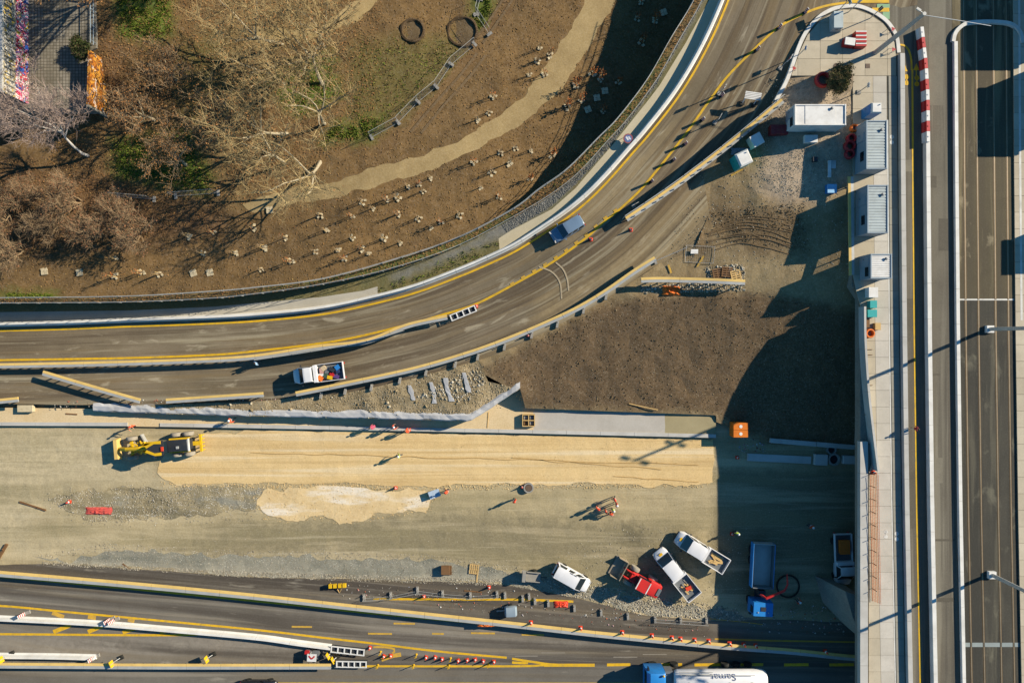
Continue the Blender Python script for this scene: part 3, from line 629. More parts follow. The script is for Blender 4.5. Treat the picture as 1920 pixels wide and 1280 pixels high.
# ------------------------------------------------------------------ painted markings
def stripe(px, zone, wid, mat, parent, name='yellow_line', dz=.03, dash=None):
    ln = wline(px, zone, .5, dz); pcs = [ln]
    if dash: pcs = cutline(ln, dash[0]+dash[1]); pcs = [p[:max(2, int(len(p)*dash[0]/(dash[0]+dash[1])))] for p in pcs]
    for p in pcs:
        m = MB(); vs = []
        for a, b in zip(offs(p, wid/2), offs(p, -wid/2)): vs += [a, b]
        o = m.add(vs, [(2*i, 2*i+1, 2*i+3, 2*i+2) for i in range(len(p)-1)]).build(name, mat, parent, fix=False)
        if o.data.polygons[0].normal.z < 0: o.data.flip_normals()
RR = GROUND['ramp_road']; MO = GROUND['motorway']
def shiftpx(px, d):
    ln = offs([Vector((a, b, 0)) for a, b in px], d); return [(v.x, v.y) for v in ln]
stripe([p for p in shiftpx(K_PX, 12)], 'ramp', .24, M_yel, RR)
MIDY = [(-150,678),(0,675),(240,671),(400,665),(480,658),(630,639),(755,611),(830,590),(892,570),(960,535),(1035,492),(1100,445),(1130,418),(1160,394),(1197,360),(1232,319),(1285,252),(1335,182),(1370,137),(1440,68),(1465,48),(1507,26),(1547,12),(1590,5),(1640,-2)]
stripe(MIDY, 'ramp', .26, M_yel, RR)
stripe([(957,534),(1033,489),(1096,443),(1128,414),(1162,388)], 'ramp', .3, M_yel_old, RR, 'yellow_dash', .036, (.55, .85))
stripe([(1588,2),(1630,2),(1667,2)], 'ramp', .5, M_yel, RR, 'yellow_band', .04); stripe([(1635,19),(1667,19)], 'ramp', .45, M_yel, RR, 'yellow_band', .04)
stripe([(1644,12),(1668,12)], 'ramp', .45, M_green, RR, 'green_patch', .032); stripe([(1655,29),(1668,29)], 'ramp', .9, M_green, RR, 'green_patch', .032)
stripe([(1258,512),(1256,505),(1253,497)], 'yard', .2, M_yel_old, GROUND['yard_ground'], dz=.12); stripe([(1307,500),(1312,492),(1319,480)], 'yard', .2, M_yel_old, GROUND['yard_ground'], dz=.12)
stripe([(1370,330),(1384,322),(1392,318)], 'yard', .15, M_yel_old, GROUND['yard_ground'], dz=.12)
# motorway
stripe([(-150,1130),(0,1135),(120,1146),(250,1158),(480,1180),(600,1194),(705,1206),(820,1220),(950,1232)], 'motor', .26, M_yel, MO, dz=.01)
stripe([(-150,1071),(0,1080),(480,1126),(700,1149),(960,1173)], 'motor', .28, M_yel, MO, dz=.012)
stripe([(-150,1188),(0,1188),(270,1190),(370,1189)], 'motor', .28, M_yel, MO, dz=.01)
for a, b in (((100,1184),(133,1171)), ((165,1184),(195,1171)), ((230,1185),(258,1175)), ((300,1185),(318,1180)), ((98,1148),(120,1156)), ((165,1155),(180,1158)), ((240,1160),(252,1164))):
    stripe([a, b], 'motor', .5, M_yel if a[1] > 1170 else M_yel_old, MO, 'hatch_stroke', .014)
stripe([(670,1248),(960,1248),(1020,1246)], 'motor', .26, M_yel, MO, dz=.01); stripe([(960,1234),(1000,1240),(1040,1245),(1115,1246)], 'motor', .28, M_yel, MO, dz=.012); stripe([(1020,1246),(1115,1246)], 'motor', .38, M_yel, MO, dz=.016)
stripe([(960,1241),(978,1242),(990,1242)], 'motor', .3, M_yel, MO, 'yellow_mark', .016)
for a, b in ((1138,1182), (1220,1279), (1302,1352), (1385,1431), (1470,1516), (1555,1601)): stripe([(a,1245.5), (b,1245)], 'motor', .36, M_yel, MO, 'yellow_dash', .012)
for a, b, yy in ((690,735,1187), (547,585,1174), (883,928,1186), (978,1020,1189), (738,778,1168), (810,832,1187)): stripe([(a,yy), (b,yy+.5)], 'motor', .22, M_yel_old, MO, 'worn_dash', .012)
for a, b, yy in ((1015,1060,1223), (1205,1250,1226), (965,1008,1229), (1150,1195,1231)): stripe([(a,yy), (b,yy)], 'motor', .1, paint('faded_white', '958c7c', .9, '7a7264', .6, 2), MO, 'worn_dash', .012)
stripe([(500,1279),(1200,1279.5)], 'motor', .12, M_yel_old, MO, dz=.01)
stripe([(700,1122),(830,1123),(940,1123),(1000,1124),(1075,1127)], 'motor', .28, M_yel, MO, dz=.012); stripe([(1330,1156+3),(1400,1166),(1430,1170)], 'motor', .1, M_yel_old, MO, dz=.012)
stripe([(1340,1197),(1440,1200),(1610,1203)], 'motor', .2, M_yel_old, MO, dz=.012)
stripe([(700,1212),(728,1213),(742,1218),(735,1224)], 'motor', .25, M_yel_old, MO, 'worn_mark', .014); stripe([(715,1236),(735,1229),(752,1226)], 'motor', .5, M_yel_old, MO, 'worn_mark', .015)
def cycle_mark(px, py, mat, z, sc=1.0):
    c = P(px, py, z); m = MB()
    for dy in (-.55, .55): m.lathe((c.x+(.1 if dy > 0 else -.1)*0, c.y+dy*sc*.7, c.z), [(.3*sc, 0), (.3*sc, .006)], 12)
    m.box((c.x, c.y, c.z+.003), (.12*sc, 1.3*sc, .006)).box((c.x+.18*sc, c.y+.25*sc, c.z+.004), (.4*sc, .1*sc, .006), .6)
    m.build('cycle_symbol', mat, avenue if z < 7.1 else pave)
for a in ((1700,150,M_yel,7.0,.9), (1719,152,M_yel,7.0,.9), (1672,262,M_line,7.146,.8), (1661,1001,M_line,7.146,.7), (1681,1005,M_line,7.146,.8)): cycle_mark(*a)
for px, py, k in ((1696,134,1), (1718,132,0)):
    c = P(px, py, 7.0); MB().add([(c.x-.35, c.y, c.z+.006), (c.x+.35, c.y, c.z+.006), (c.x, c.y+.8, c.z+.006)], [(0, 1, 2)]).box((c.x, c.y-.5, c.z+.003), (.14, 1.2, .006)).build('arrow_mark', M_yel, avenue)
# asphalt patches, joints and repair strips
def patch(px0, py0, px1, py1, z, mat, parent):
    a, b = P(px0, py1, z), P(px1, py0, z); MB().add([(a.x, a.y, z), (b.x, a.y, z), (b.x, b.y, z), (a.x, b.y, z)], [(0, 1, 2, 3)]).build('asphalt_patch', mat, parent, fix=False)
M_pd = lsoil('patch_dark', '645d4f', '585245', '6f6858', .4, 6, .1); M_pl = lsoil('patch_light', '827b69', '777060', '8d8572', .4, 6, .1)
for a in ((1742,-20,1768,198,M_pl), (1742,330,1756,352,M_pd), (1760,410,1778,470,M_pd), (1747,700,1764,704,M_pd), (1752,858,1768,905,M_pl), (1747,1010,1790,1014,M_pd), (1698,300,1711,322,M_pl), (1699,560,1713,640,M_pd), (1703,880,1718,990,M_pd), (1757,1120,1790,1128,M_pd)): patch(*a[:4], 6.991, a[4], avenue)
# ------------------------------------------------------------------ barriers
post_me = MB().box((0, -.2, .55), (.1, .12, 1.1)).box((0, -.2, .02), (.2, .16, .04)).build('post', M_gdark).data
bpy.data.objects.remove(bpy.data.objects['post'])
def steel_barrier(px, zone, label, h=1.2, seg=4.0, cap=M_capy, rail=M_galv, wc=.3, wr=.3, dz=0):
    ln = wline(px, zone, .5, dz); L = ln[0].copy(); t = thing('safety_barrier', label, 'barrier', L); loc = [p-L for p in ln]
    for sg in cutline(loc, seg, .03):
        sweep(MB(), sg, [(.01, h-.12), (.01, h), (wc, h-.01), (wc, h-.12)]).build('cap_rail', cap, t)
        sweep(MB(), sg, [(-wr, h-.12), (-wr, h-.02), (0, h-.01), (0, h-.12)]).build('rail', rail, t)
    acc = 0.6
    for a, b in zip(loc, loc[1:]):
        acc += (b-a).length
        if acc >= 1.33: acc -= 1.33; d = b-a; link('post', post_me, t, b, math.atan2(d.y, d.x))
    return t
NJ = [(-.3, 0), (-.29, .08), (-.16, .3), (-.11, .8), (.11, .8), (.16, .3), (.29, .08), (.3, 0)]
def conc_barrier(px, zone, label, mat=M_njw, prof=NJ, seg=4.0, dz=0):
    ln = wline(px, zone, .5, dz); L = ln[0].copy(); t = thing('concrete_barrier', label, 'barrier', L)
    for sg in cutline([p-L for p in ln], seg, .025): sweep(MB(), sg, prof).build('segment', mat, t)
    return t
conc_barrier([p for p in K_PX if -150 <= p[0]], 'ramp', 'long white concrete barrier following the outer side of the curved ramp', M_njw)
steel_barrier([(-150,687),(0,685),(120,683),(240,680),(360,676),(480,669),(600,651),(690,640),(767,611),(840,595)], 'ramp', 'yellow-topped steel barrier between the two ramp carriageways')
steel_barrier([(560,737),(655,718),(780,691),(880,662),(960,633),(1035,601),(1085,577),(1135,547),(1185,512),(1225,487)], 'ramp', 'yellow-topped steel barrier curving above the dark soil mound')
steel_barrier([(92,698),(180,724),(272,750)], 'ramp', 'loose straight steel barrier section lying slantwise across the ramp lane')
steel_barrier([(320,750),(410,744),(500,738)], 'ramp', 'short loose steel barrier section ending at the gap below the pickup')
steel_barrier([(-100,754),(0,751),(47,747)], 'ramp', 'short steel barrier piece beside the pale wooden crate')
steel_barrier([(-150,1056),(0,1068),(250,1089),(480,1111),(700,1135),(960,1163),(1130,1182),(1350,1203),(1480,1213),(1612,1226),(1900,1245)], 'motor', 'very long yellow-topped steel barrier between excavation and motorway with traffic cones on it', wc=.34, wr=.36)
conc_barrier([(-150,1150),(0,1157),(175,1166),(300,1176),(480,1192),(560,1203),(622,1211)], 'motor', 'white concrete barrier crossing the yellow hatching of the motorway')
conc_barrier([(-100,1226),(0,1227),(100,1228),(182,1230)], 'motor', 'short white concrete barrier behind the round speed sign')
steel_barrier([(-150,1237),(0,1238),(320,1240),(625,1240)], 'motor', 'straight yellow-topped steel barrier along the lowest motorway lane', wc=.3, wr=.36)
steel_barrier([(1198,527),(1240,526),(1320,528),(1390,531)], 'yard', 'straight steel barrier beside the orange net on the yard', dz=.1)
steel_barrier([(1587,518),(1586,430),(1585,336)], 'yard', 'steel barrier along the pavement edge west of the grey containers', dz=.05)
steel_barrier([(1172,414),(1235,372),(1300,325),(1380,262),(1462,194)], 'yard', 'steel barrier at the foot of the grey hoarding', h=.9, dz=.02)
def hoarding(px, zone, h, label, pl=2.2, mat=M_corrside):
    ln = wline(px, zone, .55); L = ln[0].copy(); t = thing('hoarding', label, 'fence', L)
    for sg in cutline([p-L for p in ln], pl, .06):
        a, b = sg[0], sg[-1]; sweep(MB(), [a, b], [(-.02, .05), (-.02, h), (.02, h), (.02, .05)]).build('panel', mat, t)
        sweep(MB(), [a, b], [(-.04, h-.04), (-.04, h+.05), (.04, h+.05), (.04, h-.04)]).build('top_rail', M_galv, t)
        MB().tube([a, a+Vector((0, 0, h+.1))], .04, 6).build('post', M_galv, t)
    return t
hoarding([(1166,411),(1232,367),(1298,319),(1378,256),(1458,189)], 'ramp', 2.0, 'tall grey hoarding separating the ramp from the site yard')
hoarding([(487,674),(600,657),(700,638),(760,620)], 'ramp', 1.75, 'dark low hoarding behind the steel barrier north of the loaded pickup', 2.2, M_gdark)
# crash cushions with slatted tops
def cushion(px0, py0, px1, py1, zone, label, n=5):
    a, b = G(px0, py0, zone), G(px1, py1, zone); t = thing('crash_cushion', label, 'crash cushion', (a+b)/2, pang(px0, py0, px1, py1)); Ln = (b-a).length
    for s in (-.34, .34): MB().box((0, s, .72), (Ln, .1, .14)).build('side_rail', M_white, t)
    MB().box((0, 0, .3), (Ln-.1, .5, .6)).build('core', M_dk, t)
    for k in range(n+1): MB().box((-Ln/2+.08+(Ln-.16)*k/n, 0, .74), (.14, .58, .1)).build('cross_bar', M_white, t)
    return t
cushion(623, 1211, 686, 1218, 'motor', 'white framed crash cushion ending the white concrete barrier'); cushion(633, 1239, 690, 1240, 'motor', 'white framed crash cushion ending the lowest steel barrier')
cushion(846, 597, 893, 578, 'ramp', 'grey lattice crash cushion with a red cone at its tip on the ramp fork', 4)
# wrapped retaining wall (geotextile) above the slab
wl = [P(p.x, p.y, 0) for p in catmull([(a, b, 0) for a, b in GW_PX], 10)]
wr_ = thing('retaining_wall', 'grey geotextile-wrapped retaining wall above the concrete slab', 'wall', G(175, 770, 'slab')); L = Vector(wr_.location); r2 = random.Random(3)
pts = catmull([(a, b, 0) for a, b in GW_PX], 10); secs = []
for i, p in enumerate(pts):
    tz = zat(p.x, p.y-8, 'yard'); q = P(p.x, p.y, tz); wob = r2.uniform(-.12, .12)
    secs.append([q+Vector((0, 1.0+wob, -.02)), q+Vector((0, .6, .1+r2.uniform(-.04, .08))), q+Vector((0, .1+wob*.6, .07+r2.uniform(-.04, .05))), q+Vector((0, -.06+wob*.4, -.15)), Vector((q.x, q.y-.16, .3))])
secs = [[v-L for v in s] for s in secs]
for k in range(0, len(secs)-1, 6): MB().loft(secs[k:k+7], cap=False, close=False).build('wrap_sheet', M_geo, wr_, smooth=False, fix=True)
# ------------------------------------------------------------------ vehicles (local x forward, y left)
def ring(x, w, z0, z1, r=.12, top=1.0):
    """rounded cross-section in the yz-plane"""
    wt = w*top; r = min(r, wt*.8, (z1-z0)*.45)
    return [Vector((x, a, b)) for a, b in ((-w+.05, z0), (w-.05, z0), (w, z0+.08), (w*.5+wt*.5, (z0+z1)/2), (wt, z1-r), (wt-r*.3, z1-r*.3), (wt-r, z1), (-wt+r, z1), (-wt+r*.3, z1-r*.3), (-wt, z1-r), (-w*.5-wt*.5, (z0+z1)/2), (-w, z0+.08))]
WHEELS = {}
M_dusty = paint('dusty_tyre', 'a59a86', .9, '5c5548', .6, 3)
def wheel(parent, x, y, r=.33, w=.22, name='wheel', tm=None):
    tm = tm or M_black; key = (r, w, tm.name)
    if key not in WHEELS:
        a = MB().lathe((0, 0, 0), [(r*.62, -w/2), (r*.94, -w/2), (r, -w*.32), (r, w*.32), (r*.94, w/2), (r*.62, w/2)], 18, axis='y').build('tyre', tm, smooth=True)
        b = MB().lathe((0, 0, 0), [(r*.2, -w*.46), (r*.6, -w*.4), (r*.6, w*.4), (r*.2, w*.46)], 14, axis='y').build('rim', M_galv)
        WHEELS[key] = (a.data, b.data); bpy.data.objects.remove(a); bpy.data.objects.remove(b)
    o = bpy.data.objects.new(name, WHEELS[key][0]); COL.objects.link(o); o.parent = parent; o.location = (x, y, r)
    link('rim', WHEELS[key][1], o); return o
def greenhouse(t, belt, roof, zb, zr, wb, wr, body, xm=(), rr=.1):
    """glazed cabin: belt=(rear,front) x at the belt line, roof=(rear,front) x at the roof"""
    (b0, b1), (r0, r1) = belt, roof
    q = [Vector((b0, -wb, zb)), Vector((b1, -wb, zb)), Vector((b1, wb, zb)), Vector((b0, wb, zb)), Vector((r0, -wr, zr)), Vector((r1, -wr, zr)), Vector((r1, wr, zr)), Vector((r0, wr, zr))]
    def pane(ids, name, inset=.05, out=.012):
        p = [q[i] for i in ids]; c = sum(p, Vector())/4; n = (p[1]-p[0]).cross(p[2]-p[0]).normalized()
        if n.dot(c-Vector(((b0+b1)/2, 0, (zb+zr)/2))) < 0: n = -n
        o = MB().add([v.lerp(c, inset)+n*out for v in p]+[v.lerp(c, inset)-n*.01 for v in p], [(0, 1, 2, 3), (7, 6, 5, 4), (0, 4, 5, 1), (1, 5, 6, 2), (2, 6, 7, 3), (3, 7, 4, 0)]).build(name, M_glass, t); return o
    MB().add(q, [(3, 2, 1, 0), (4, 5, 6, 7), (0, 1, 5, 4), (1, 2, 6, 5), (2, 3, 7, 6), (3, 0, 4, 7)]).build('cabin', body, t)
    pane((1, 2, 6, 5), 'windscreen', .07); pane((0, 3, 7, 4), 'rear_window', .12)
    for side in ((0, 1, 5, 4), (3, 2, 6, 7)):
        p = [q[i] for i in side]; cuts = [0]+list(xm)+[1]
        for k in range(len(cuts)-1):
            u, v = cuts[k]+.035, cuts[k+1]-.035; pp = [p[0].lerp(p[1], u), p[0].lerp(p[1], v), p[3].lerp(p[2], v), p[3].lerp(p[2], u)]
            c = sum(pp, Vector())/4; sgn = 1 if c.y > 0 else -1
            pp = [a.lerp(c, .1)+Vector((0, sgn*.012, 0)) for a in pp]
            MB().add(pp+[a-Vector((0, sgn*.02, 0)) for a in pp], [(0, 1, 2, 3), (7, 6, 5, 4), (0, 4, 5, 1), (1, 5, 6, 2), (2, 6, 7, 3), (3, 7, 4, 0)]).build('side_window', M_glass, t)
    n = 8; secs = []
    for k in range(n+1):
        u = k/n; x = r0-.03+(r1-r0+.06)*u; e = 1-abs(2*u-1)**4*.10; w = wr*e
        secs.append([Vector((x, a*w, zr-.015+dz-(.03 if k in (0, n) else 0))) for a, dz in ((-1.01, -.03), (-.97, .02), (-.75, .055), (0, .075), (.75, .055), (.97, .02), (1.01, -.03))])
    MB().loft(secs, cap=True).build('roof', body, t, smooth=True)
def lights(t, xf, wf, zf, xr, wr, zr):
    for s in (-1, 1):
        MB().box((xf, s*wf, zf), (.12, .32, .16), -s*.35).build('headlight', M_lamp, t); MB().box((xr, s*wr, zr), (.08, .2, .3)).build('tail_light', M_red, t)
def mirrors(t, x, w, z, body):
    for s in (-1, 1): MB().box((x, s*(w+.1), z), (.12, .2, .16)).build('mirror', body, t)
def car(loc, rz, label, body, L=4.1, W=1.78, H=1.62, van=False, cat='car', name='car'):
    t = thing(name, label, cat, loc, rz); h = L/2; w = W/2; zb = 1.0
    S = [(-h, .84*w, .42, .9), (-h+.12, .95*w, .3, zb), (-h*.5, w, .22, zb+.02), (h*.35, w, .22, zb), (h*.62, .98*w, .24, zb-.08 if not van else zb), (h*.88, .9*w, .3, .82), (h*.98, .72*w, .38, .68)]
    MB().loft([ring(x, a, b, c, .16, .94) for x, a, b, c in S]).build('body', body, t, smooth=True)
    if van: greenhouse(t, (-h+.06, h*.66), (-h+.16, h*.28), zb-.02, H-.06, w*.95, w*.84, body, (.38, .68))
    else: greenhouse(t, (-h+.1, h*.48), (-h+.28, h*.12), zb-.02, H-.06, w*.93, w*.76, body, (.33, .66))
    for sx in (-.6, .62):
        for sy in (-1, 1): wheel(t, h*sx, sy*(w-.1))
    lights(t, h*.93, w*.66, .72, -h+.03, w*.75, .85); mirrors(t, h*.36, w, 1.05, body)
    MB().box((h*.98, 0, .45), (.14, W*.72, .18)).build('bumper', M_dk, t)
    if van:
        for y in (-.25, .25): MB().box((-h*.1+y, w*.78*(1), H-.01), (.4, .05, .04)).build('roof_rail', M_dk, t)
    return t
def pickup(loc, rz, label, body, L=7.0, W=2.05, crew=True, H=2.2, bedmat=None, sign=False, cat='pickup truck'):
    t = thing('flatbed_truck', label, cat, loc, rz); h = L/2; w = W/2
    cabr = h - (3.7 if crew else 2.6); hood = h-1.15
    S = [(cabr, w*.9, .45, 1.25), (hood-.2, w*.96, .42, 1.25), (h-.6, w*.93, .4, 1.15), (h-.2, w*.8, .42, 1.02), (h, w*.6, .48, .85)]
    MB().loft([ring(x, a, b, c, .18, .94) for x, a, b, c in S]).build('body', body, t, smooth=True)
    greenhouse(t, (cabr+.02, h-.78), (cabr+.08, h-1.55), 1.2, H-.07, w*.9, w*.8, body, (.5,) if crew else ())
    MB().box((-.3, 0, .55), (L-1.2, .8, .18)).build('chassis', M_dk, t)
    bx0, bx1 = -h, cabr-.1; bl = bx1-bx0; bm = bedmat or body; zf = .95
    MB().box(((bx0+bx1)/2, 0, zf), (bl, W, .1)).build('bed_floor', M_gdark, t)
    for s in (-1, 1): MB().box(((bx0+bx1)/2, s*(w-.03), zf+.25), (bl, .06, .42)).build('side_board', bm, t)
    MB().box((bx0+.04, 0, zf+.25), (.08, W-.14, .42)).build('tailgate', bm, t); MB().box((bx1-.12, 0, zf+.45), (.24 if crew else .4, W-.1, .8)).build('headboard', bm, t)
    for x in (-h+1.1, h-1.05):
        for s in (-1, 1): wheel(t, x, s*(w-.16), .36, .26)
    lights(t, h-.12, w*.62, .8, bx0-.02, w*.8, .75); mirrors(t, h-1.15, w, 1.4, M_dk)
    MB().box((h-.02, 0, .55), (.16, W*.62, .22)).build('bumper', M_dk, t)
    if sign: MB().box((h-.52, 0, 1.17), (.32, .45, .02)).build('hood_sticker', M_yel, t)
    return t, (bx0, bx1, w, zf+.05)
M_carblue = paint('car_blue', '74899c', .22, '66788a', .2, 1.0, spec=.6); M_vanwhite = paint('van_white', 'ece9e4', .35, 'b5ad9d', .25, .8, spec=.5)
car(G(1062,431,'ramp'), pang(1090,412,1034,446), 'blue-grey car driving down the curved ramp', M_carblue)
car(G(1071,1079,'low'), pang(1046,1065,1098,1094), 'white compact van parked beside the rubble strip', M_vanwhite, 4.75, 1.85, 1.85, True, 'van', 'van')
car(G(489,1284,'motor'), 0, 'black car cut off by the picture edge on the lowest motorway lane', paint('car_black', '20242a', .25, '44484c', .2, 1, spec=.6), 4.4, 1.8, 1.5)
pa, ba = pickup(G(1264,1070,'low'), pang(1300,1110,1234,1028), 'white crew-cab flatbed truck with planks and orange debris in its bed', M_vanwhite, 7.1, sign=True)
pb, bb = pickup(G(1311,1029,'low'), pang(1350,1053,1268,1003), 'white crew-cab flatbed truck with timber in its bed half in the bridge shadow', M_vanwhite, 6.9, sign=True)
pc, bc = pickup(G(602,699,'ramp'), pang(648,692,556,704), 'white single-cab flatbed truck full of coloured gear on the ramp', M_vanwhite, 6.1, 2.1, False, 2.2)
pd, bd = pickup(G(1573,1043,'low'), rad(-88), 'white flatbed truck with an orange crate standing in the shade below the bridge parapet', M_vanwhite, 6.3, 2.1, False, 2.3)
rc = random.Random(11)
def inbed(t, box, u, v, z=0):
    x = box[0]+(box[1]-box[0]-.5)*u+.12; y = (v*2-1)*(box[2]-.2); R = Matrix.Rotation(t.rotation_euler.z, 3, 'Z'); return Vector(t.location)+R @ Vector((x, y, box[3]+z))
def plank(loc, rz, ln, label, mat=M_wood, group=None, tilt=0, w=.16, th=.05):
    m = MB().box((0, 0, th/2), (ln, w, th)); m.box((ln*.2, 0, th*1.2), (.05, w*.8, th*.6)); o = m.build('plank', mat, None, loc, rz); return tag(o, label, 'plank', group)
for k in range(7): plank(inbed(pb, bb, .55+rc.uniform(-.1, .1), .15+.1*k, .02*k), pb.rotation_euler.z+rc.uniform(-.5, .5), rc.uniform(1.1, 1.7), 'rough timber plank in the bed of the truck half in shadow', M_wood, 'planks in the shaded truck bed')
for k in range(7): plank(inbed(pa, ba, .5+rc.uniform(-.12, .12), .2+.09*k, .02*k), pa.rotation_euler.z+rc.uniform(-.6, .6), rc.uniform(.9, 1.5), 'plank thrown into the bed beside orange debris', rc.choice([M_wood, M_foot, M_wood]), 'planks in the sunlit truck bed')
def tub(loc, rz, mat, label, group, sx=.5, sy=.4, sz=.35):
    t = thing('crate', label, 'crate', loc, rz, group); MB().box((0, 0, sz/2), (sx, sy, sz), taper=1.08).build('body', mat, t); MB().box((0, 0, sz+.02), (sx*1.14, sy*1.14, .04)).build('lid', mat, t); return t
tub(inbed(pa, ba, .45, .45, .1), .4, M_orange, 'orange debris tub in the bed with loose planks', None, .6, .4, .25)
NAMED = [('orange', M_orangef), ('black', M_dk), ('dark green', paint('dark_green_plastic', '3a5446', .5)), ('yellow', M_ylw), ('red', M_red), ('purple', paint('purple_plastic', '5a3f7a', .5)), ('navy blue', paint('navy_plastic', '23355c', .5)), ('pale pink', paint('pink_sack', 'c99a8c', .8)), ('white', M_white), ('beige', paint('beige_sack', 'cbb48f', .85)), ('grey', M_gdark), ('blue', M_blue)]
spots = [(.93,.85,'orange'),(.70,.72,'dark green'),(.55,.88,'yellow'),(.45,.7,'red'),(.3,.86,'purple'),(.2,.5,'navy blue'),(.85,.35,'pale pink'),(.9,.62,'white'),(.75,.2,'beige'),(.6,.4,'grey'),(.42,.35,'black'),(.2,.25,'blue')]
for u, v, nm in spots:
    tub(inbed(pc, bc, u, v), rc.uniform(0, 3), dict(NAMED)[nm], f'{nm} tub of gear in the bed of the truck on the ramp', None, rc.uniform(.4, .75), rc.uniform(.35, .5), rc.uniform(.25, .45))
tub(inbed(pd, bd, .45, .5), pd.rotation_euler.z, M_orangef, 'large orange crate in the bed of the shaded white truck', None, 1.5, 1.1, .6)
# wheel loader
t = thing('wheel_loader', 'red wheel loader with a wide steel bucket parked among the trucks', 'wheel loader', G(1192,1080,'low'), pang(1232,1103,1150,1058))
M_lred = paint('loader_red', 'd8332c', .4, '8f4a3c', .25, 1.5); M_bucket = paint('bucket_steel', 'b8a68a', .6, '6f6048', .5, 1.5, .3)
MB().loft([ring(x, w, a, b, .12) for x, w, a, b in ((-3.0, .7, .8, 1.5), (-2.8, .85, .7, 1.75), (-1.4, .9, .7, 1.85), (-1.1, .8, .7, 1.6))]).build('engine_hood', M_lred, t, smooth=True)
MB().box((-2.75, 0, 1.82), (.4, .9, .06)).build('radiator_grille', M_gdark, t)
MB().loft([ring(x, .62, .6, 1.3, .1) for x in (-1.1, -.2, .9)]).build('front_frame', M_lred, t, smooth=True)
MB().box((-.45, 0, 2.05), (1.3, 1.35, 1.2), taper=.9).build('cab', M_glass, t); cr = MB().box((-.45, 0, 2.72), (1.5, 1.45, .14)).build('cab_roof', M_lred, t)
for x in (-1.12, .22): MB().box((x, 0, 2.8), (.12, 1.4, .04)).build('roof_bar', M_white, cr)
for s in (-1, 1):
    MB().tube([(.6, s*.45, 1.3), (1.6, s*.45, 1.1), (2.0, s*.45, .7)], .1, 6).build('lift_arm', M_lred, t)
    wheel(t, -1.75, s*.95, .62, .45, tm=M_dusty); wheel(t, .75, s*.95, .62, .45, tm=M_dusty)
mb = MB()
prof = [(1.8, 1.15), (1.75, .4), (2.0, .12), (3.15, .1), (3.2, .16), (2.05, .22), (1.86, .45), (1.9, 1.13)]
mb.loft([[Vector((x, y, z)) for x, z in prof] for y in (-1.2, 1.2)])
bk = mb.build('bucket', M_bucket, t)
for s in (-1.2, 1.2): MB().prism([(1.8, 0), (3.05, 0), (3.05, .06), (1.8, .06)], .12, .95).build('bucket_side', M_bucket, bk, (0, s-.03, 0))
MB().box((3.12, 0, .12), (.28, 2.44, .06)).build('cutting_edge', M_gdark, bk)
# motor grader
t = thing('motor_grader', 'yellow motor grader levelling the sand bed', 'grader', G(303,834,'low'), pang(375,829,222,841))
MB().loft([ring(x, w, a, b, .1) for x, w, a, b in ((-4.3, .55, .9, 1.9), (-4.1, .68, .8, 2.1), (-1.9, .7, .8, 2.15), (-1.7, .62, .8, 2.1))]).build('engine_hood', M_dk, t, smooth=True)
for s in (-1, 1): MB().box((-3.0, s*.78, 1.6), (2.4, .2, .22)).build('side_panel', M_ylw, t)
MB().box((-4.25, 0, 1.95), (.14, 1.5, .24)).build('rear_bar', M_white, t); MB().box((-3.0, .2, 2.2), (.3, .3, .1)).build('exhaust', M_galv, t)
MB().box((-1.1, 0, 2.3), (1.3, 1.5, 1.7), taper=.88).build('cab', M_glass, t)
mb = MB(); mb.prism([(-1.85, -.85), (-.9, -.85), (.15, -.35), (.15, .35), (-.9, .85), (-1.85, .85)], 3.12, 3.24); rf = mb.build('cab_roof', M_dk, t)
for s in (-1, 1): MB().prism([(-1.6, s*.5), (-1.6, s*.86), (-.85, s*.86), (.3, s*.36), (.1, s*.1), (-.8, s*.55)], 3.22, 3.3).build('roof_edge', M_ylw, rf)
MB().box((-1.75, .1, 3.3), (.25, .5, .14)).build('beacon', M_orange, rf)
MB().tube([(0, 0, 1.5), (1.6, 0, 2.0), (3.4, 0, 1.7), (4.2, 0, 1.2)], [.3, .26, .24, .26], 8).build('front_frame', M_ylw, t)
MB().tube([(1.0, -.7, 1.9), (1.6, -.3, 1.5), (2.1, -.75, .9)], .12, 6).build('lift_cylinder', M_ylw, t); MB().tube([(1.0, .7, 1.9), (1.6, .3, 1.5), (2.1, .75, .9)], .12, 6).build('lift_cylinder', M_ylw, t)
MB().tube([(.4, .5, 1.2), (2.4, .55, .9)], .12, 6).build('draw_bar', M_ylw, t); MB().tube([(.4, -.5, 1.2), (2.4, -.55, .9)], .12, 6).build('draw_bar', M_ylw, t)
MB().lathe((1.5, 0, .75), [(.65, 0), (.65, .16), (.45, .18), (.45, 0)], 18).build('turntable', M_dk, t)
MB().box((1.4, 0, .35), (.14, 3.4, .6), .45).build('mouldboard', M_galv, t)
MB().box((5.0, 0, .75), (.45, 2.6, .9), taper=.9).build('front_blade', M_capy, t); MB().tube([(4.2, 0, 1.1), (5.0, 0, .8)], .2, 6).build('push_frame', M_ylw, t)
for s in (-1, 1):
    for x in (-3.7, -2.25): wheel(t, x, s*1.22, .66, .44, tm=M_dusty)
    wheel(t, 3.2, s*1.15, .64, .42, tm=M_dusty); MB().box((2.6, s*.5, 1.4), (1.0, .14, .2), s*.4).build('steering_rod', M_ylw, t)
MB().box((3.2, 0, .75), (.25, 1.8, .25)).build('front_axle', M_ylw, t)
rp = MB().box((-5.2, 0, .8), (.25, 2.1, .25)).build('ripper', M_ylw, t); MB().box((-4.75, 0, .9), (.9, .5, .2)).build('ripper_arm', M_ylw, rp)
for k in range(5): MB().box((-5.25, -.9+.45*k, .5), (.18, .1, .7), tilt=.2).build('ripper_tooth', M_ylw, rp)
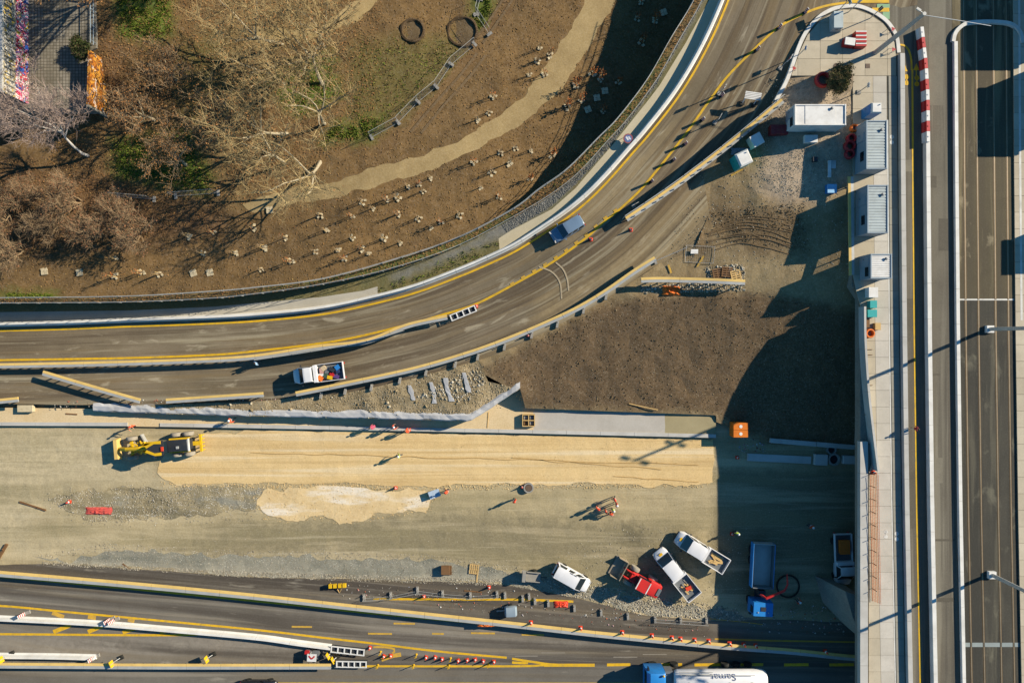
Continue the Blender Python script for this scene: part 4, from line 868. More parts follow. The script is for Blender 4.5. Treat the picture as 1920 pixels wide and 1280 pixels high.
# tipper truck with crane
t = thing('tipper_truck', 'blue tipper truck with folded red crane standing in the bridge shadow', 'truck', G(1419,1072,'low'), rad(-93))
MB().box((0, 0, .8), (8.0, .9, .25)).build('chassis', M_dk, t)
MB().box((3.55, 0, 1.75), (1.7, 2.4, 1.9), taper=.95).build('cab', M_truckblue, t); MB().box((4.42, 0, 2.1), (.06, 2.1, .8)).build('windscreen', M_glass, t); MB().box((3.5, 0, 2.73), (.5, .6, .06)).build('roof_hatch', M_dk, t)
for s in (-1, 1):
    MB().box((3.7, s*1.19, 2.1), (.8, .05, .7)).build('side_window', M_glass, t); MB().box((4.3, s*1.35, 2.0), (.12, .2, .5)).build('mirror', M_dk, t); MB().box((3.9, s*.6, 2.74), (.12, .14, .1)).build('horn', M_galv, t)
    for x in (3.2, -1.6, -2.9): wheel(t, x, s*1.0, .5, .36)
    MB().box((-1.4, s*1.22, 1.6), (5.3, .05, .95)).build('side_board', M_gdark, t); MB().box((-1.4, s*1.28, 1.62), (5.3, .06, .98)).build('outer_board', M_truckblue, t)
MB().box((-1.4, 0, 1.15), (5.3, 2.4, .1)).build('bed_floor', M_galv, t); MB().box((1.2, 0, 1.7), (.1, 2.4, 1.1)).build('headboard', M_gdark, t); MB().box((-4.0, 0, 1.6), (.08, 2.4, .95)).build('tailgate', M_galv, t)
cb = MB().box((1.85, 0, 1.5), (.6, .8, 1.2)).build('crane_base', M_dk, t)
MB().tube([(1.9, -.3, 2.3), (2.1, .2, 2.9), (1.0, 2.2, 3.2)], [.16, .17, .14], 8).build('crane_boom', M_lred, t); MB().tube([(1.0, 2.2, 3.2), (.3, 2.6, 3.0), (-.7, 2.7, 2.4)], [.12, .1, .08], 8).build('crane_jib', M_lred, t)
# hose ring on the ground beside it
o = MB().tube([G(1477, 1098, 'low', .12)-G(1477, 1098, 'low')+Vector((1.35*math.cos(a), 1.35*math.sin(a), 0)) for a in np.linspace(0, 2*math.pi, 33)], .1, 6).build('hose', M_black, None, G(1477, 1098, 'low')); tag(o, 'large ring of black hose lying beside the tipper truck', 'hose')
# tanker lorry
y0 = P(1330, 1279, 3.0).y; x0 = P(1330, 1279, 3.0).x
t = thing('tanker_lorry', 'tanker lorry with blue cab and white tank on the lowest motorway lane', 'tanker', (x0, y0, .02), math.pi)
MB().loft([ring(x, 1.22, .6, z, .25) for x, z in ((5.2, 3.2), (5.5, 3.35), (7.0, 3.3), (7.35, 2.9), (7.4, 1.2))]).build('cab', M_truckblue, t, smooth=True)
MB().box((7.36, 0, 2.3), (.1, 2.1, .9), tilt=-.1).build('windscreen', M_glass, t)
lg = MB().lathe((6.0, .45, 3.34), [(.55, 0), (.55, .02)], 20).build('cab_emblem', M_white, t); MB().box((6.1, .45, 3.37), (.16, .7, .02), .3).box((5.9, .45, 3.37), (.16, .5, .02), -.5).build('emblem_stroke', M_truckblue, lg)
for s in (-1, 1):
    MB().box((7.1, s*1.4, 2.4), (.15, .25, .7)).build('mirror', M_dk, t); MB().lathe((5.5, s*1.0, 3.42), [(.12, 0), (.14, .12), (.05, .2)], 10).build('beacon', M_ylw, t)
    for x in (6.2, 3.6): wheel(t, x, s*1.0, .5, .38)
    for x in (-2.6, -4.0, -5.4): wheel(t, x, s*1.0, .5, .38)
MB().box((1.0, 0, .95), (10.5, .9, .25)).build('chassis', M_dk, t); MB().box((4.6, -.2, 1.6), (.9, 1.6, 1.3)).build('equipment_box', M_gdark, t)
secs = []
for x, k in ((-7.0, .55), (-6.9, .85), (-6.5, 1), (3.6, 1), (3.95, .85), (4.05, .55)):
    secs.append([Vector((x, 1.22*k*math.cos(a), 2.25+1.05*k*math.sin(a))) for a in np.linspace(0, 2*math.pi, 25)[:-1]])
tk = MB().loft(secs).build('tank', M_vanwhite, t, smooth=True)
for s in (-1, 1): MB().box((-1.0, s*.98, 3.28), (8.6, .05, .05)).build('walkway_rail', M_galv, tk)
MB().box((1.6, -1.0, 3.1), (4.0, .06, .06)).box((1.6, -1.2, 3.0), (4.0, .06, .06)).build('ladder_rail', M_galv, tk)
for x in (-5.0, -2.4, .2, 2.4): MB().lathe((x, .1, 3.28), [(.3, 0), (.3, .08), (.2, .12)], 14).build('hatch', M_galv, tk)
fc = bpy.data.curves.new('lettering', 'FONT'); fc.body = 'Samat'; fc.size = 1.1; fc.extrude = .01; fc.align_x = 'CENTER'; fc.align_y = 'CENTER'
fo = bpy.data.objects.new('lettering', fc); COL.objects.link(fo); dg = bpy.context.evaluated_depsgraph_get(); me = bpy.data.meshes.new_from_object(fo.evaluated_get(dg)); bpy.data.objects.remove(fo)
for v in me.vertices:   # wrap onto the upper flank of the tank
    s = v.co.y/1.15; a = rad(128)-s*.95; v.co = Vector((v.co.x*1.15, 1.225*math.cos(a), 2.25+1.06*math.sin(a)))
me.materials.clear(); me.materials.append(paint('lettering_blue', '2f5f9f', .5)); lo = link('lettering', me, tk, (-1.6, 0, .012))
# ------------------------------------------------------------------ people
def body_mesh(walk=0.0, bend=0.0, arm=0.0):
    J = {'pel': (0, 0, .95, .13), 'che': (0, 0, 1.28, .15), 'nec': (0, 0, 1.48, .06), 'hea': (.02, 0, 1.6, .095), 'top': (.02, 0, 1.7, .08)}
    E = [('pel', 'che'), ('che', 'nec'), ('nec', 'hea'), ('hea', 'top')]
    for s, n in ((1, 'l'), (-1, 'r')):
        k = walk*s
        J.update({'sh'+n: (0, .19*s, 1.41, .075), 'el'+n: (.03-.12*k+arm*.12, .26*s, 1.15, .055), 'wr'+n: (.1-.2*k+arm*.32, .25*s, .93+arm*.2, .04), 'ha'+n: (.13-.22*k+arm*.4, .245*s, .85+arm*.22, .04),
                  'hi'+n: (0, .1*s, .9, .1), 'kn'+n: (.04+.16*k, .11*s, .5, .068), 'an'+n: (.27*k-.02, .11*s, .1, .048), 'to'+n: (.27*k+.15, .125*s, .05, .042)})
        E += [('che', 'sh'+n), ('sh'+n, 'el'+n), ('el'+n, 'wr'+n), ('wr'+n, 'ha'+n), ('pel', 'hi'+n), ('hi'+n, 'kn'+n), ('kn'+n, 'an'+n), ('an'+n, 'to'+n)]
    ks = list(J); me = bpy.data.meshes.new('person'); me.from_pydata([J[k][:3] for k in ks], [(ks.index(a), ks.index(b)) for a, b in E], [])
    o = bpy.data.objects.new('person', me); COL.objects.link(o); sk = o.modifiers.new('skin', 'SKIN')
    for i, k in enumerate(ks): me.skin_vertices[0].data[i].radius = (J[k][3], J[k][3]*(1.25 if k in ('che', 'pel') else 1)); me.skin_vertices[0].data[i].use_root = (k == 'pel')
    o.modifiers.new('sub', 'SUBSURF').levels = 1
    dg = bpy.context.evaluated_depsgraph_get(); r = bpy.data.meshes.new_from_object(o.evaluated_get(dg)); bpy.data.objects.remove(o)
    vs = [v.co.copy() for v in r.vertices]; fs = [tuple(p.vertices) for p in r.polygons]; mi = []
    for f in fs:
        c = sum((vs[i] for i in f), Vector())/len(f)
        far = abs(c.y) > .19 and c.z < .93+arm*.24 and c.x > -.5 and c.z > .7
        mi.append(2 if (c.z > 1.49 or far) else 0 if c.z > .93 else 3 if c.z < .12 else 1)
    mb = MB(); mb.v = [tuple(v) for v in vs]; mb.f = fs; mb.mi = mi
    for s, n in ((1, 'l'), (-1, 'r')):   # four fingers and a thumb
        h = Vector(J['ha'+n][:3])
        for q in range(4): mb.tube([h+Vector((.03-.02*q, 0, -.02)), h+Vector((.045-.024*q, -.01*s, -.075)), h+Vector((.05-.024*q, -.03*s, -.115+.008*abs(q-1)))], [.011, .01, .007], 5, 2)
        mb.tube([h+Vector((.02, -.02*s, .01)), h+Vector((.06, -.035*s, -.02)), h+Vector((.075, -.03*s, -.055))], [.013, .011, .008], 5, 2)
    if bend:
        nv = []
        for v in mb.v:
            v = Vector(v); u = max(0, min(1, (v.z-.85)/.25)); hand = abs(v.y) > .16 and v.z > .7 and v.z < 1.45
            if hand: u = 1
            p = Vector((0, 0, .95)); nv.append(tuple(p+Matrix.Rotation(bend*u, 3, 'Y') @ (v-p)))
        mb.v = nv
    return mb
M_skin = paint('skin', 'c79b7c', .6, 'a67c60', .2, 8); M_navy = paint('navy_cloth', '39424f', .9, '57503f', .3, 5); M_boot = paint('boot_leather', '4a3a2a', .8)
M_hvo = paint('hi_vis_orange', 'ee5a2b', .8, 'a8522f', .25, 5); M_hvy = paint('hi_vis_yellow', 'c6d94a', .8, '8c9440', .25, 5); M_maroon = paint('maroon_cloth', '9a2430', .9); M_helmw = paint('helmet_white', 'efece6', .35)
POSES = {'stand': body_mesh(), 'walk': body_mesh(.9), 'bend': body_mesh(.2, .9, .3), 'work': body_mesh(.3, .35, 1.0)}
PM = {}
def person(px, py, zone, rz, pose, jacket, trousers, helmet, label, dz=0):
    key = (pose, jacket.name, trousers.name)
    if key not in PM:
        o = POSES[pose].build('person', [jacket, trousers, M_skin, M_boot], None, smooth=True); PM[key] = o.data; bpy.data.objects.remove(o)
    t = link('person', PM[key], None, G(px, py, zone, dz), rad(rz)); tag(t, label, 'person')
    R = Matrix.Rotation({'bend': .9, 'work': .35}.get(pose, 0), 3, 'Y'); hp = Vector((0, 0, .95))+R @ Vector((.02, 0, .72))
    m = MB().lathe((0, 0, 0), [(.145, 0), (.135, .05), (.1, .11), (.04, .135)], 12)
    if helmet: h = m.build('helmet', helmet, t, hp); h.rotation_euler = R.to_euler()
    else:
        h = MB().lathe((-.01, 0, -.04), [(.1, -.04), (.115, .03), (.09, .09), (.03, .115)], 12).build('hair', M_boot, t, hp); h.rotation_euler = R.to_euler()
    if jacket in (M_hvo, M_hvy):
        b = MB().lathe((0, 0, 0), [(.19, 0), (.19, .05)], 12).build('reflective_band', M_lamp, t, Vector((0, 0, .95))+R @ Vector((0, 0, .12))); b.rotation_euler = R.to_euler()
    return t
person(751,852,'sand',160,'walk',M_hvy,M_navy,M_helmw,'worker in yellow-green vest walking alone across the levelled sand')
person(252,797,'slab',-60,'work',M_hvo,M_hvo,None,'worker in orange bending at the gap in the slab edge above the grader')
person(439,786,'slab',20,'walk',M_hvo,M_navy,M_helmw,'worker in orange with white helmet walking in the wall shadow')
person(705,797,'slab',200,'bend',paint('pink_vest', 'c8506a', .8),M_navy,None,'worker in a pink-red top crouching below the geotextile wall')
person(739,800,'slab',30,'work',M_hvo,M_hvo,M_helmw,'worker in orange with white helmet facing the slab edge below the geotextile wall')
person(770,804,'slab',190,'bend',M_hvo,M_hvo,None,'worker in orange bent over on the shaded slab edge')
person(965,935,'low',140,'stand',M_hvo,M_navy,M_orange,'worker in orange standing south-west of the concrete manhole ring')
person(1150,932,'low',200,'walk',M_hvo,M_navy,M_orange,'worker in orange at the northern end of the group of five')
person(1119,949,'low',60,'stand',M_hvo,M_hvo,M_orange,'worker in full orange suit standing apart west of the group')
person(1148,952,'low',220,'stand',M_hvy,M_navy,M_helmw,'worker in yellow-green vest in the middle of the orange group')
person(1134,955,'low',20,'stand',M_hvo,M_hvo,None,'worker in orange beside the yellow-green vest')
person(1154,942,'low',180,'stand',M_hvo,M_navy,M_helmw,'worker in orange with white helmet on the eastern side of the group')
person(1146,962,'low',120,'bend',M_hvo,M_hvo,M_orange,'worker in orange stooping at the southern end of the group')
person(1377,994,'low',-100,'stand',M_hvy,M_navy,M_helmw,'worker in yellow-green vest in the shade next to an orange cone')
person(1514,982,'low',-60,'stand',M_hvo,M_navy,M_helmw,'worker in dull orange with a pale helmet alone deep in the bridge shadow')
person(1493,1123,'low',130,'work',M_hvo,M_navy,M_helmw,'worker in orange at the edge of the black hose ring')
person(841,918,'low',180,'work',M_hvo,M_navy,M_orange,'worker in orange pushing a pale wheelbarrow off the sand spread')
person(487,680,'ramp',200,'walk',paint('pale_blue_coat', '9fc0dc', .8),M_navy,None,'person in a pale blue coat walking behind the ramp barrier')
person(1706,801,'deck',-20,'walk',M_maroon,paint('cream_cloth', 'd8c8a4', .9),None,'person in a maroon top running on the avenue lane')
# ------------------------------------------------------------------ trees
def tree_parts(seed, H, spread, leafy, nl=(6, 6, 6, 7), base_r=.22, trunk_f=.3, up=.75, multi=False, twl=.075):
    r = random.Random(seed); tr, cr, lf = MB(), MB(), MB()
    def grow(p, d, L, rd, lev, mb):
        n = 4 if lev < 2 else 3 if lev < 3 else 2; pts = [p]; q = p.copy(); dd = d.copy()
        for i in range(n):
            dd = (dd+Vector((r.gauss(0, .16), r.gauss(0, .16), r.gauss(0, .1)+(.06 if lev else 0)))).normalized(); q = q+dd*(L/n); pts.append(q)
        mb.tube(pts, [rd*(1-.55*i/n) for i in range(n+1)], (7, 5, 4, 3, 3)[lev], cap=False)
        return pts, dd
    def kids(pts, d, L, rd, lev):
        if lev > 4: return
        for k in range(nl[lev-1]):
            u = r.uniform(.35, 1.0) if lev > 1 else .75+.25*k/max(1, nl[0]-1); i = min(len(pts)-2, int(u*(len(pts)-1))); b = pts[i].lerp(pts[i+1], u*(len(pts)-1)-i)
            a = r.uniform(0, 6.283) if lev > 1 else k*6.283/nl[0]+r.uniform(-.3, .3); side = Vector((math.cos(a), math.sin(a), r.uniform(-.1, .5)))
            dd = (d*(up if lev < 3 else .5)+side*(.75 if lev > 1 else .8)*spread).normalized()
            Ln = (H*.42, H*.25, H*.14, H*twl)[lev-1]*r.uniform(.65, 1.15); rr = max(rd*.5, .012)
            if lev == 4:
                e = b+dd*Ln; m = b.lerp(e, .5)+Vector((r.gauss(0, .06), r.gauss(0, .06), 0)); cr.tube([b, m, e], [.016, .012, .005], 3, cap=False)
                for _ in range(leafy if r.random() < .7 else 0):
                    c = b.lerp(e, r.uniform(.3, 1))+Vector((r.gauss(0, .12),)*3); s = r.uniform(.05, .11); x = Vector((r.gauss(0, 1), r.gauss(0, 1), r.gauss(0, 1))).normalized(); y = x.orthogonal().normalized()
                    lf.add([c-x*s, c+y*s*.7, c+x*s, c-y*s*.7], [(0, 1, 2, 3)])
            else:
                pp, d2 = grow(b, dd, Ln, rr, lev, cr if lev > 1 else tr); kids(pp, d2, Ln, rr, lev+1)
    if multi:
        for k in range(multi):
            a = k*6.283/multi+r.uniform(-.3, .3); d = Vector((math.cos(a)*.5, math.sin(a)*.5, 1)).normalized(); b = Vector((math.cos(a)*.2, math.sin(a)*.2, -.1))
            pp, d2 = grow(b, d, H*.4, base_r, 1, tr); kids(pp, d2, H*.4, base_r, 2)
    else:
        pp, d2 = grow(Vector((0, 0, -.15)), Vector((r.gauss(0, .05), r.gauss(0, .05), 1)), H*trunk_f, base_r, 0, tr); kids(pp, d2, H*trunk_f, base_r, 1)
    return tr, cr, lf
def make_tree(name, args, mats, label, cat='tree', group=None):
    tr, cr, lf = tree_parts(*args[0], **args[1]); t = thing(name, label, cat, (0, 0, 0), 0, group)
    tr.build('trunk', mats[0], t, smooth=False, fix=False); cr.build('crown', mats[1], t, fix=False)
    if lf.v: lf.build('leaves', mats[2], t, fix=False)
    return t
M_bark = paint('plane_bark', 'b5a585', .9, '75684e', .6, 2.5); M_twig = paint('beige_twigs', 'b09868', .95, '7d6a4a', .3, .6); M_leafb = paint('brown_leaves', '97693a', .9, '6f4c2a', .5, 1.0)
M_birch = paint('birch_bark', 'cfc6b8', .8, '9a8f80', .3, 3); M_birtw = paint('birch_twigs', 'a58f80', .95, '8a7468', .3, .6); M_shrubtw = paint('thicket_twigs', '9a8160', .95, '5d4c36', .4, .6); M_leafr = paint('rust_leaves', '80573a', .9, '66401f', .5, 1.0)
M_olive = paint('olive_leaves', '6b6434', .9, '4d4a24', .5, 1.0); M_orl = paint('orange_leaves', 'a8632c', .9, '7d4a22', .4, 1.5)
T1 = make_tree('plane_tree', ((21, 14, 1.0, 1), {'nl': (5, 5, 5, 6)}), (M_bark, M_twig, M_leafb), 'tall bare plane tree with pale trunk and beige twigs in the park', group='bare trees of the park')
T2 = make_tree('plane_tree', ((22, 13, 1.1, 1), {'nl': (4, 5, 6, 6)}), (M_bark, M_twig, M_leafb), 'tall bare plane tree with pale trunk and beige twigs in the park', group='bare trees of the park')
T3 = make_tree('oak_tree', ((23, 10, 1.2, 2), {'nl': (5, 5, 6, 6), 'trunk_f': .22}), (M_bark, M_shrubtw, M_leafb), 'broad tree still holding rust-brown leaves in the park', group='brown-leaved trees of the park')
T4 = make_tree('thicket_bush', ((24, 6, 1.0, 1), {'multi': 6, 'base_r': .09, 'nl': (0, 5, 5, 6), 'twl': .14}), (M_shrubtw, M_shrubtw, M_leafr), 'leafless brown thicket bush west of the planted slope', 'bush', 'thicket bushes west of the planted slope')
T5 = make_tree('birch_tree', ((25, 11, .75, 0), {'nl': (7, 7, 7, 7), 'base_r': .16, 'trunk_f': .4, 'up': .9}), (M_birch, M_birtw, M_leafb), 'pale birch tree with pinkish twigs beside the graffiti building')
def put(t, spots, first=True, smin=.85, smax=1.1):
    r = random.Random(len(spots)*7)
    for i, (px, py) in enumerate(spots):
        o = t if i == 0 else dup(t); o.location = G(px, py, 'park'); o.rotation_euler.z = r.uniform(0, 6.28); k = r.uniform(smin, smax); o.scale = (k, k, k)
put(T1, [(609,89),(532,159),(609,232),(534,307)]); put(T2, [(530,82),(589,97),(605,159),(539,250),(600,303)])
put(T3, [(330,150),(290,225),(420,250),(350,310)]); put(T4, [(105,420),(190,440),(40,470),(235,400),(70,370),(150,380),(20,400),(260,440)], smin=.8, smax=1.15)
T5.location = G(165, 292, 'park'); T5.scale = (1.2, 1.2, 1.1)
T6 = make_tree('plane_tree', ((26, 15, 1.0, 3), {'nl': (6, 6, 6, 7)}), (M_bark, M_shrubtw, M_leafb), 'large dense tree shading the tiled plaza', group='trees shading the plaza')
put(T6, [(330,-70),(430,-110),(260,-20)])
# evergreen-ish shrub on the paving island and dark shrub by the orange wall
tr, cr, lf = tree_parts(31, 3.2, 1.2, 5, nl=(0, 8, 7, 7), base_r=.05, multi=7, twl=.14)
t = thing('shrub', 'olive-green shrub on the gravel beside the red plastic barrier', 'shrub', G(1563,155,'yard')); tr.build('stem', M_shrubtw, t, fix=False); cr.build('branches', M_shrubtw, t, fix=False); lf.build('leaves', M_olive, t, fix=False)
tr, cr, lf = tree_parts(32, 2.6, 1.0, 6, nl=(0, 7, 7, 7), base_r=.05, multi=5, twl=.14)
t = thing('shrub', 'dark green shrub on the plaza corner above the orange wall', 'shrub', G(162,98,'plaza')); tr.build('stem', M_shrubtw, t, fix=False); cr.build('branches', M_shrubtw, t, fix=False); lf.build('leaves', paint('dark_leaves', '4a5426', .9, '333d1c', .5, 1), t, fix=False)
# saplings with a pale mat and stake
def sapling(seed, leaf, label, group, stake=True):
    r = random.Random(seed); t = thing('sapling', label, 'sapling', (0, 0, 0), 0, group)
    for i, (x, y) in enumerate(((-.2, -.2), (.2, -.2), (.2, .2), (-.2, .2))):
        MB().box((x+r.uniform(-.13, .13), y+r.uniform(-.13, .13), .06+r.uniform(0, .05)), (r.uniform(.18, .4), r.uniform(.2, .36), .07), r.uniform(-.8, .8), tilt=r.uniform(-.2, .2)).build('mat_board', M_matp, t)
    if stake:
        for s in (-1, 1): MB().tube([(s*.22, .05, 0), (s*.16, .02, 1.35)], .04, 5).build('stake', M_wood, t)
        MB().box((0, .03, 1.2), (.42, .03, .08)).build('tie', M_wood, t)
    st, tw, lf = MB(), MB(), MB(); st.tube([(0, 0, 0), (r.uniform(-.1, .1), r.uniform(-.1, .1), .9), (r.uniform(-.2, .2), r.uniform(-.2, .2), 1.9)], [.035, .025, .01], 5)
    for k in range(26):
        a = r.uniform(0, 6.28); z = r.uniform(.6, 1.8); b = Vector((0, 0, z)); e = b+Vector((math.cos(a)*.45, math.sin(a)*.45, .35))*r.uniform(.6, 1.2); tw.tube([b, e], [.012, .004], 3, cap=False)
        for _ in range(leaf):
            c = b.lerp(e, r.uniform(.3, 1)); s = r.uniform(.05, .09); x = Vector((r.gauss(0, 1), r.gauss(0, 1), r.gauss(0, 1))).normalized(); y = x.orthogonal().normalized(); lf.add([c-x*s, c+y*s, c+x*s, c-y*s], [(0, 1, 2, 3)])
    st.build('stem', M_shrubtw, t, fix=False); tw.build('twigs', M_shrubtw, t, fix=False)
    if leaf: lf.build('leaves', M_orl, t, fix=False)
    return t
M_matp = paint('pale_mat', 'd2c09a', .9, '8f7a55', .6, 2.5)
SUNNY = [(355,442),(401,436),(381,475),(442,474),(476,427),(490,505),(496,464),(536,446),(601,404),(612,432),(547,490),(592,472),(634,470),(647,485),(661,446),(691,476),(679,467),(720,447),(751,455),(661,406),(680,379),(700,391),(725,374),(746,371),(765,350),(787,346),(794,359),(807,334),(747,402),(785,410),(809,427),(827,417),(862,404),(902,352),(936,370),(922,324),(1011,92),(1031,105),(1007,116),(992,142),(1021,141),(967,279),(995,283),(925,182),(917,212),(896,225),(889,305),(939,287),(956,306),(267,511),(300,514),(217,484),(217,518)]
MATONLY = [(84,509),(150,511),(363,512),(394,511),(506,394),(1244,24),(1119,184),(1134,171),(1102,206)]
SHADE = [(1194,36),(1227,40),(1202,80),(1079,162),(1112,139),(1125,149),(1160,155),(1090,190),(1064,200),(1130,209),(1036,290),(1202,5),(995,335)]
sa = [sapling(41, 0, 'staked young tree on a pale mat in the sunny brown slope', 'staked saplings on the sunny slope'), sapling(42, 1, 'staked young tree on a pale mat in the sunny brown slope', 'staked saplings on the sunny slope'), sapling(43, 0, 'staked young tree on a pale mat in the sunny brown slope', 'staked saplings on the sunny slope')]
sb = [sapling(44, 6, 'orange-leaved young tree on a pale mat in the shade below the ramp', 'orange-leaved saplings in the shade'), sapling(45, 3, 'orange-leaved young tree on a pale mat in the shade below the ramp', 'orange-leaved saplings in the shade')]
rs = random.Random(8)
for pool, spots in ((sa, SUNNY), (sb, SHADE)):
    for i, (px, py) in enumerate(spots):
        o = pool[i] if i < len(pool) else dup(pool[i % len(pool)]); o.location = G(px, py, 'park', .04); o.rotation_euler.z = rs.uniform(0, 3.14); k = rs.uniform(.7, 1.05); o.scale = (k, k, k*rs.uniform(.8, 1.25))
pm = thing('planting_mat', 'bare pale planting mat without a tree on the brown slope', 'mat', (0, 0, 0), 0, 'bare planting mats')
for i, (x, y) in enumerate(((-.2, -.2), (.2, -.2), (.2, .2), (-.2, .2))): MB().box((x, y, .06), (.37, .37, .06), .08*i).build('mat_board', M_matp, pm)
for i, (px, py) in enumerate(MATONLY):
    o = pm if i == 0 else dup(pm); o.location = G(px, py, 'park', .04); o.rotation_euler.z = rs.uniform(0, .4)
# ------------------------------------------------------------------ buildings
t = thing('graffiti_building', 'flat-roofed building with a brightly graffitied side wall on the plaza', 'building', P(-40, 90, 5.6)); L = Vector(t.location)
xr = P(53, 0, 5.6).x-L.x; yb = P(0, 196, 5.6).y-L.y
wx0, wy1 = xr-14, yb+22
MB().prism([(wx0, yb), (xr-.02, yb), (xr-.02, wy1), (wx0, wy1)], 0, 3.95).build('wall', paint('shaded_render', '6d6a64', .9), t)
for k in range(11): MB().box((xr+.0, yb+1.0+2.0*k, 1.0), (.05, 1.96, 2.0)).build('painted_panel', M_graf1, t)
for k in range(11): MB().box((xr+.0, yb+1.0+2.0*k, 2.95), (.05, 1.96, 1.85)).build('louvre_panel', graffiti('graffiti_grey', ['b8ad98', 'd9b33a', 'a89f8e', 'd8d2c4', 'b0a694'], .6, 'a79f8f') if k == 0 else bpy.data.materials['graffiti_grey'], t)
for k in range(34): MB().box((xr+.05, yb+.4+.62*k, 3.0), (.1, .1, 1.5)).build('louvre', M_gdark, t)
MB().prism([(wx0, yb-.1), (xr+.12, yb-.1), (xr+.12, wy1), (wx0, wy1)], 3.95, 4.2).build('roof', M_wallc, t)
t = thing('retaining_wall', 'orange-painted concrete wall beside the plaza', 'wall', P(168, 150, 5.6)); L = Vector(t.location)
a, b = P(170, 95, 7.3)-L, P(167, 196, 7.3)-L
MB().add([Vector((a.x, a.y, -.3)), Vector((b.x, b.y, -2.4)), Vector((b.x, b.y, 1.7)), Vector((a.x, a.y, 1.7)), Vector((a.x-.3, a.y, -.3)), Vector((b.x-.3, b.y, -2.4)), Vector((b.x-.3, b.y, 1.7)), Vector((a.x-.3, a.y, 1.7))], [(0, 1, 2, 3), (7, 6, 5, 4), (0, 4, 5, 1), (1, 5, 6, 2), (2, 6, 7, 3), (3, 7, 4, 0)]).build('wall_face', M_graf3, t)
MB().add([Vector((b.x-.3, b.y-.02, -2.4)), Vector((b.x, b.y-.02, -2.4)), Vector((b.x+.02, b.y-.28, -2.4)), Vector((b.x-.3, b.y-.28, -2.4)), Vector((b.x-.3, b.y-.02, 1.72)), Vector((b.x, b.y-.02, 1.72)), Vector((b.x+.02, b.y-.28, 1.72)), Vector((b.x-.3, b.y-.28, 1.72))], [(3, 2, 1, 0), (4, 5, 6, 7), (0, 1, 5, 4), (1, 2, 6, 5), (2, 3, 7, 6), (3, 0, 4, 7)]).build('end_pier', M_wallside, t)
t = thing('railing', 'dull blue metal railing along the eastern plaza edge', 'railing', P(180, -60, 5.6)); L = Vector(t.location)
for zz in (.5, 1.05): MB().tube([P(180, -150, 5.6)-L+Vector((0, 0, zz)), P(180, 88, 5.6)-L+Vector((0, 0, zz))], .04, 6).build('rail', M_corrside, t)
for k in range(9): MB().tube([P(180, -150+29*k, 5.6)-L, P(180, -150+29*k, 5.6)-L+Vector((0, 0, 1.05))], .035, 6).build('post', M_corrside, t)
# containers, huts
def container(px0, py0, px1, py1, h, label, roofm, sidem, zone='pave', ribs=16, cat='container', rz=0):
    """corners given at roof level"""
    z = zat((px0+px1)/2, (py0+py1)/2, zone); a, b = P(px0, py1, z+h), P(px1, py0, z+h); c = (a+b)/2; sx, sy = b.x-a.x, b.y-a.y
    t = thing('container', label, cat, (c.x, c.y, z))
    MB().box((0, 0, h/2), (sx-.06, sy-.06, h-.1)).build('body', sidem, t)
    MB().box((0, 0, h-.08), (sx-.1, sy-.1, .08)).build('roof', roofm, t)
    along_y = sy > sx
    for s in (-1, 1):
        MB().box((s*(sx/2-.06), 0, h), (.12, sy, .12)).build('roof_rail', sidem, t); MB().box((0, s*(sy/2-.06), h), (sx-.26, .12, .115)).build('roof_rail', sidem, t)
        for q in (-1, 1): MB().box((s*(sx/2-.07), q*(sy/2-.07), h/2), (.15, .15, h+.16)).build('corner_post', sidem, t)
    n = ribs; Lr = (sy if along_y else sx)-.3
    for k in range(n):
        p = -Lr/2+Lr*(k+.5)/n
        (MB().box((0, p, h-.025), (sx-.3, Lr/n*.62, .05)) if along_y else MB().box((p, 0, h-.025), (Lr/n*.62, sy-.3, .05))).build('roof_rib', roofm, t)
    dr = MB().box((-sx/2+.01, sy*.2, 1.05), (.06, .9, 2.0)).build('door', M_corrside, t); MB().box((-sx/2-.04, sy*.2+.3, 1.05), (.05, .06, .14)).build('handle', M_dk, dr)
    wd = MB().box((-sx/2+.01, -sy*.2, 1.6), (.05, 1.0, .7)).build('window', M_glass, t)
    MB().lathe((sx*.22, sy*.3, h), [(.12, 0), (.12, .12), (.18, .14), (.05, .2)], 10).build('vent', M_gdark, t)
    return t
container(1624,226,1663,317,2.5,'northern grey corrugated site container on the pavement beside the red hose coils',M_corr,M_corrside)
container(1626,347,1665,437,2.5,'grey corrugated site container with scribbled roof beside the steel barrier',M_corr,M_corrside)
container(1632,476,1672,522,2.4,'small white corrugated site hut near the teal chests',M_white,M_corrside,ribs=10)
container(1490,196,1586,235,2.5,'large white site cabin with a flat roof on the gravel yard',M_white,M_white,'yard',1)
def toilet(px, py, zone, rz, body, roof, label, s=1.1):
    t = thing('portable_toilet', label, 'portable toilet', G(px, py, zone), rad(rz)); MB().box((0, 0, 1.05), (s, s, 2.1)).build('body', body, t)
    MB().box((0, 0, 2.2), (s*1.06, s*1.06, .22), taper=.8).build('roof', roof, t); d = MB().box((-s/2-.01, 0, 1.0), (.04, s*.7, 1.85)).build('door', body, t); MB().box((-s/2-.05, .25, 1.05), (.05, .05, .12)).build('handle', M_dk, d)
    MB().tube([(s*.3, s*.3, 2.2), (s*.3, s*.3, 2.45)], .06, 8).build('vent_pipe', roof, t); return t
toilet(1624,215,'pave',0,M_blue,M_white,'blue portable toilet with white roof beside the grey container'); toilet(1383,306,'yard',25,M_teal,M_white,'teal portable toilet with white roof beside the hoarding',1.5)
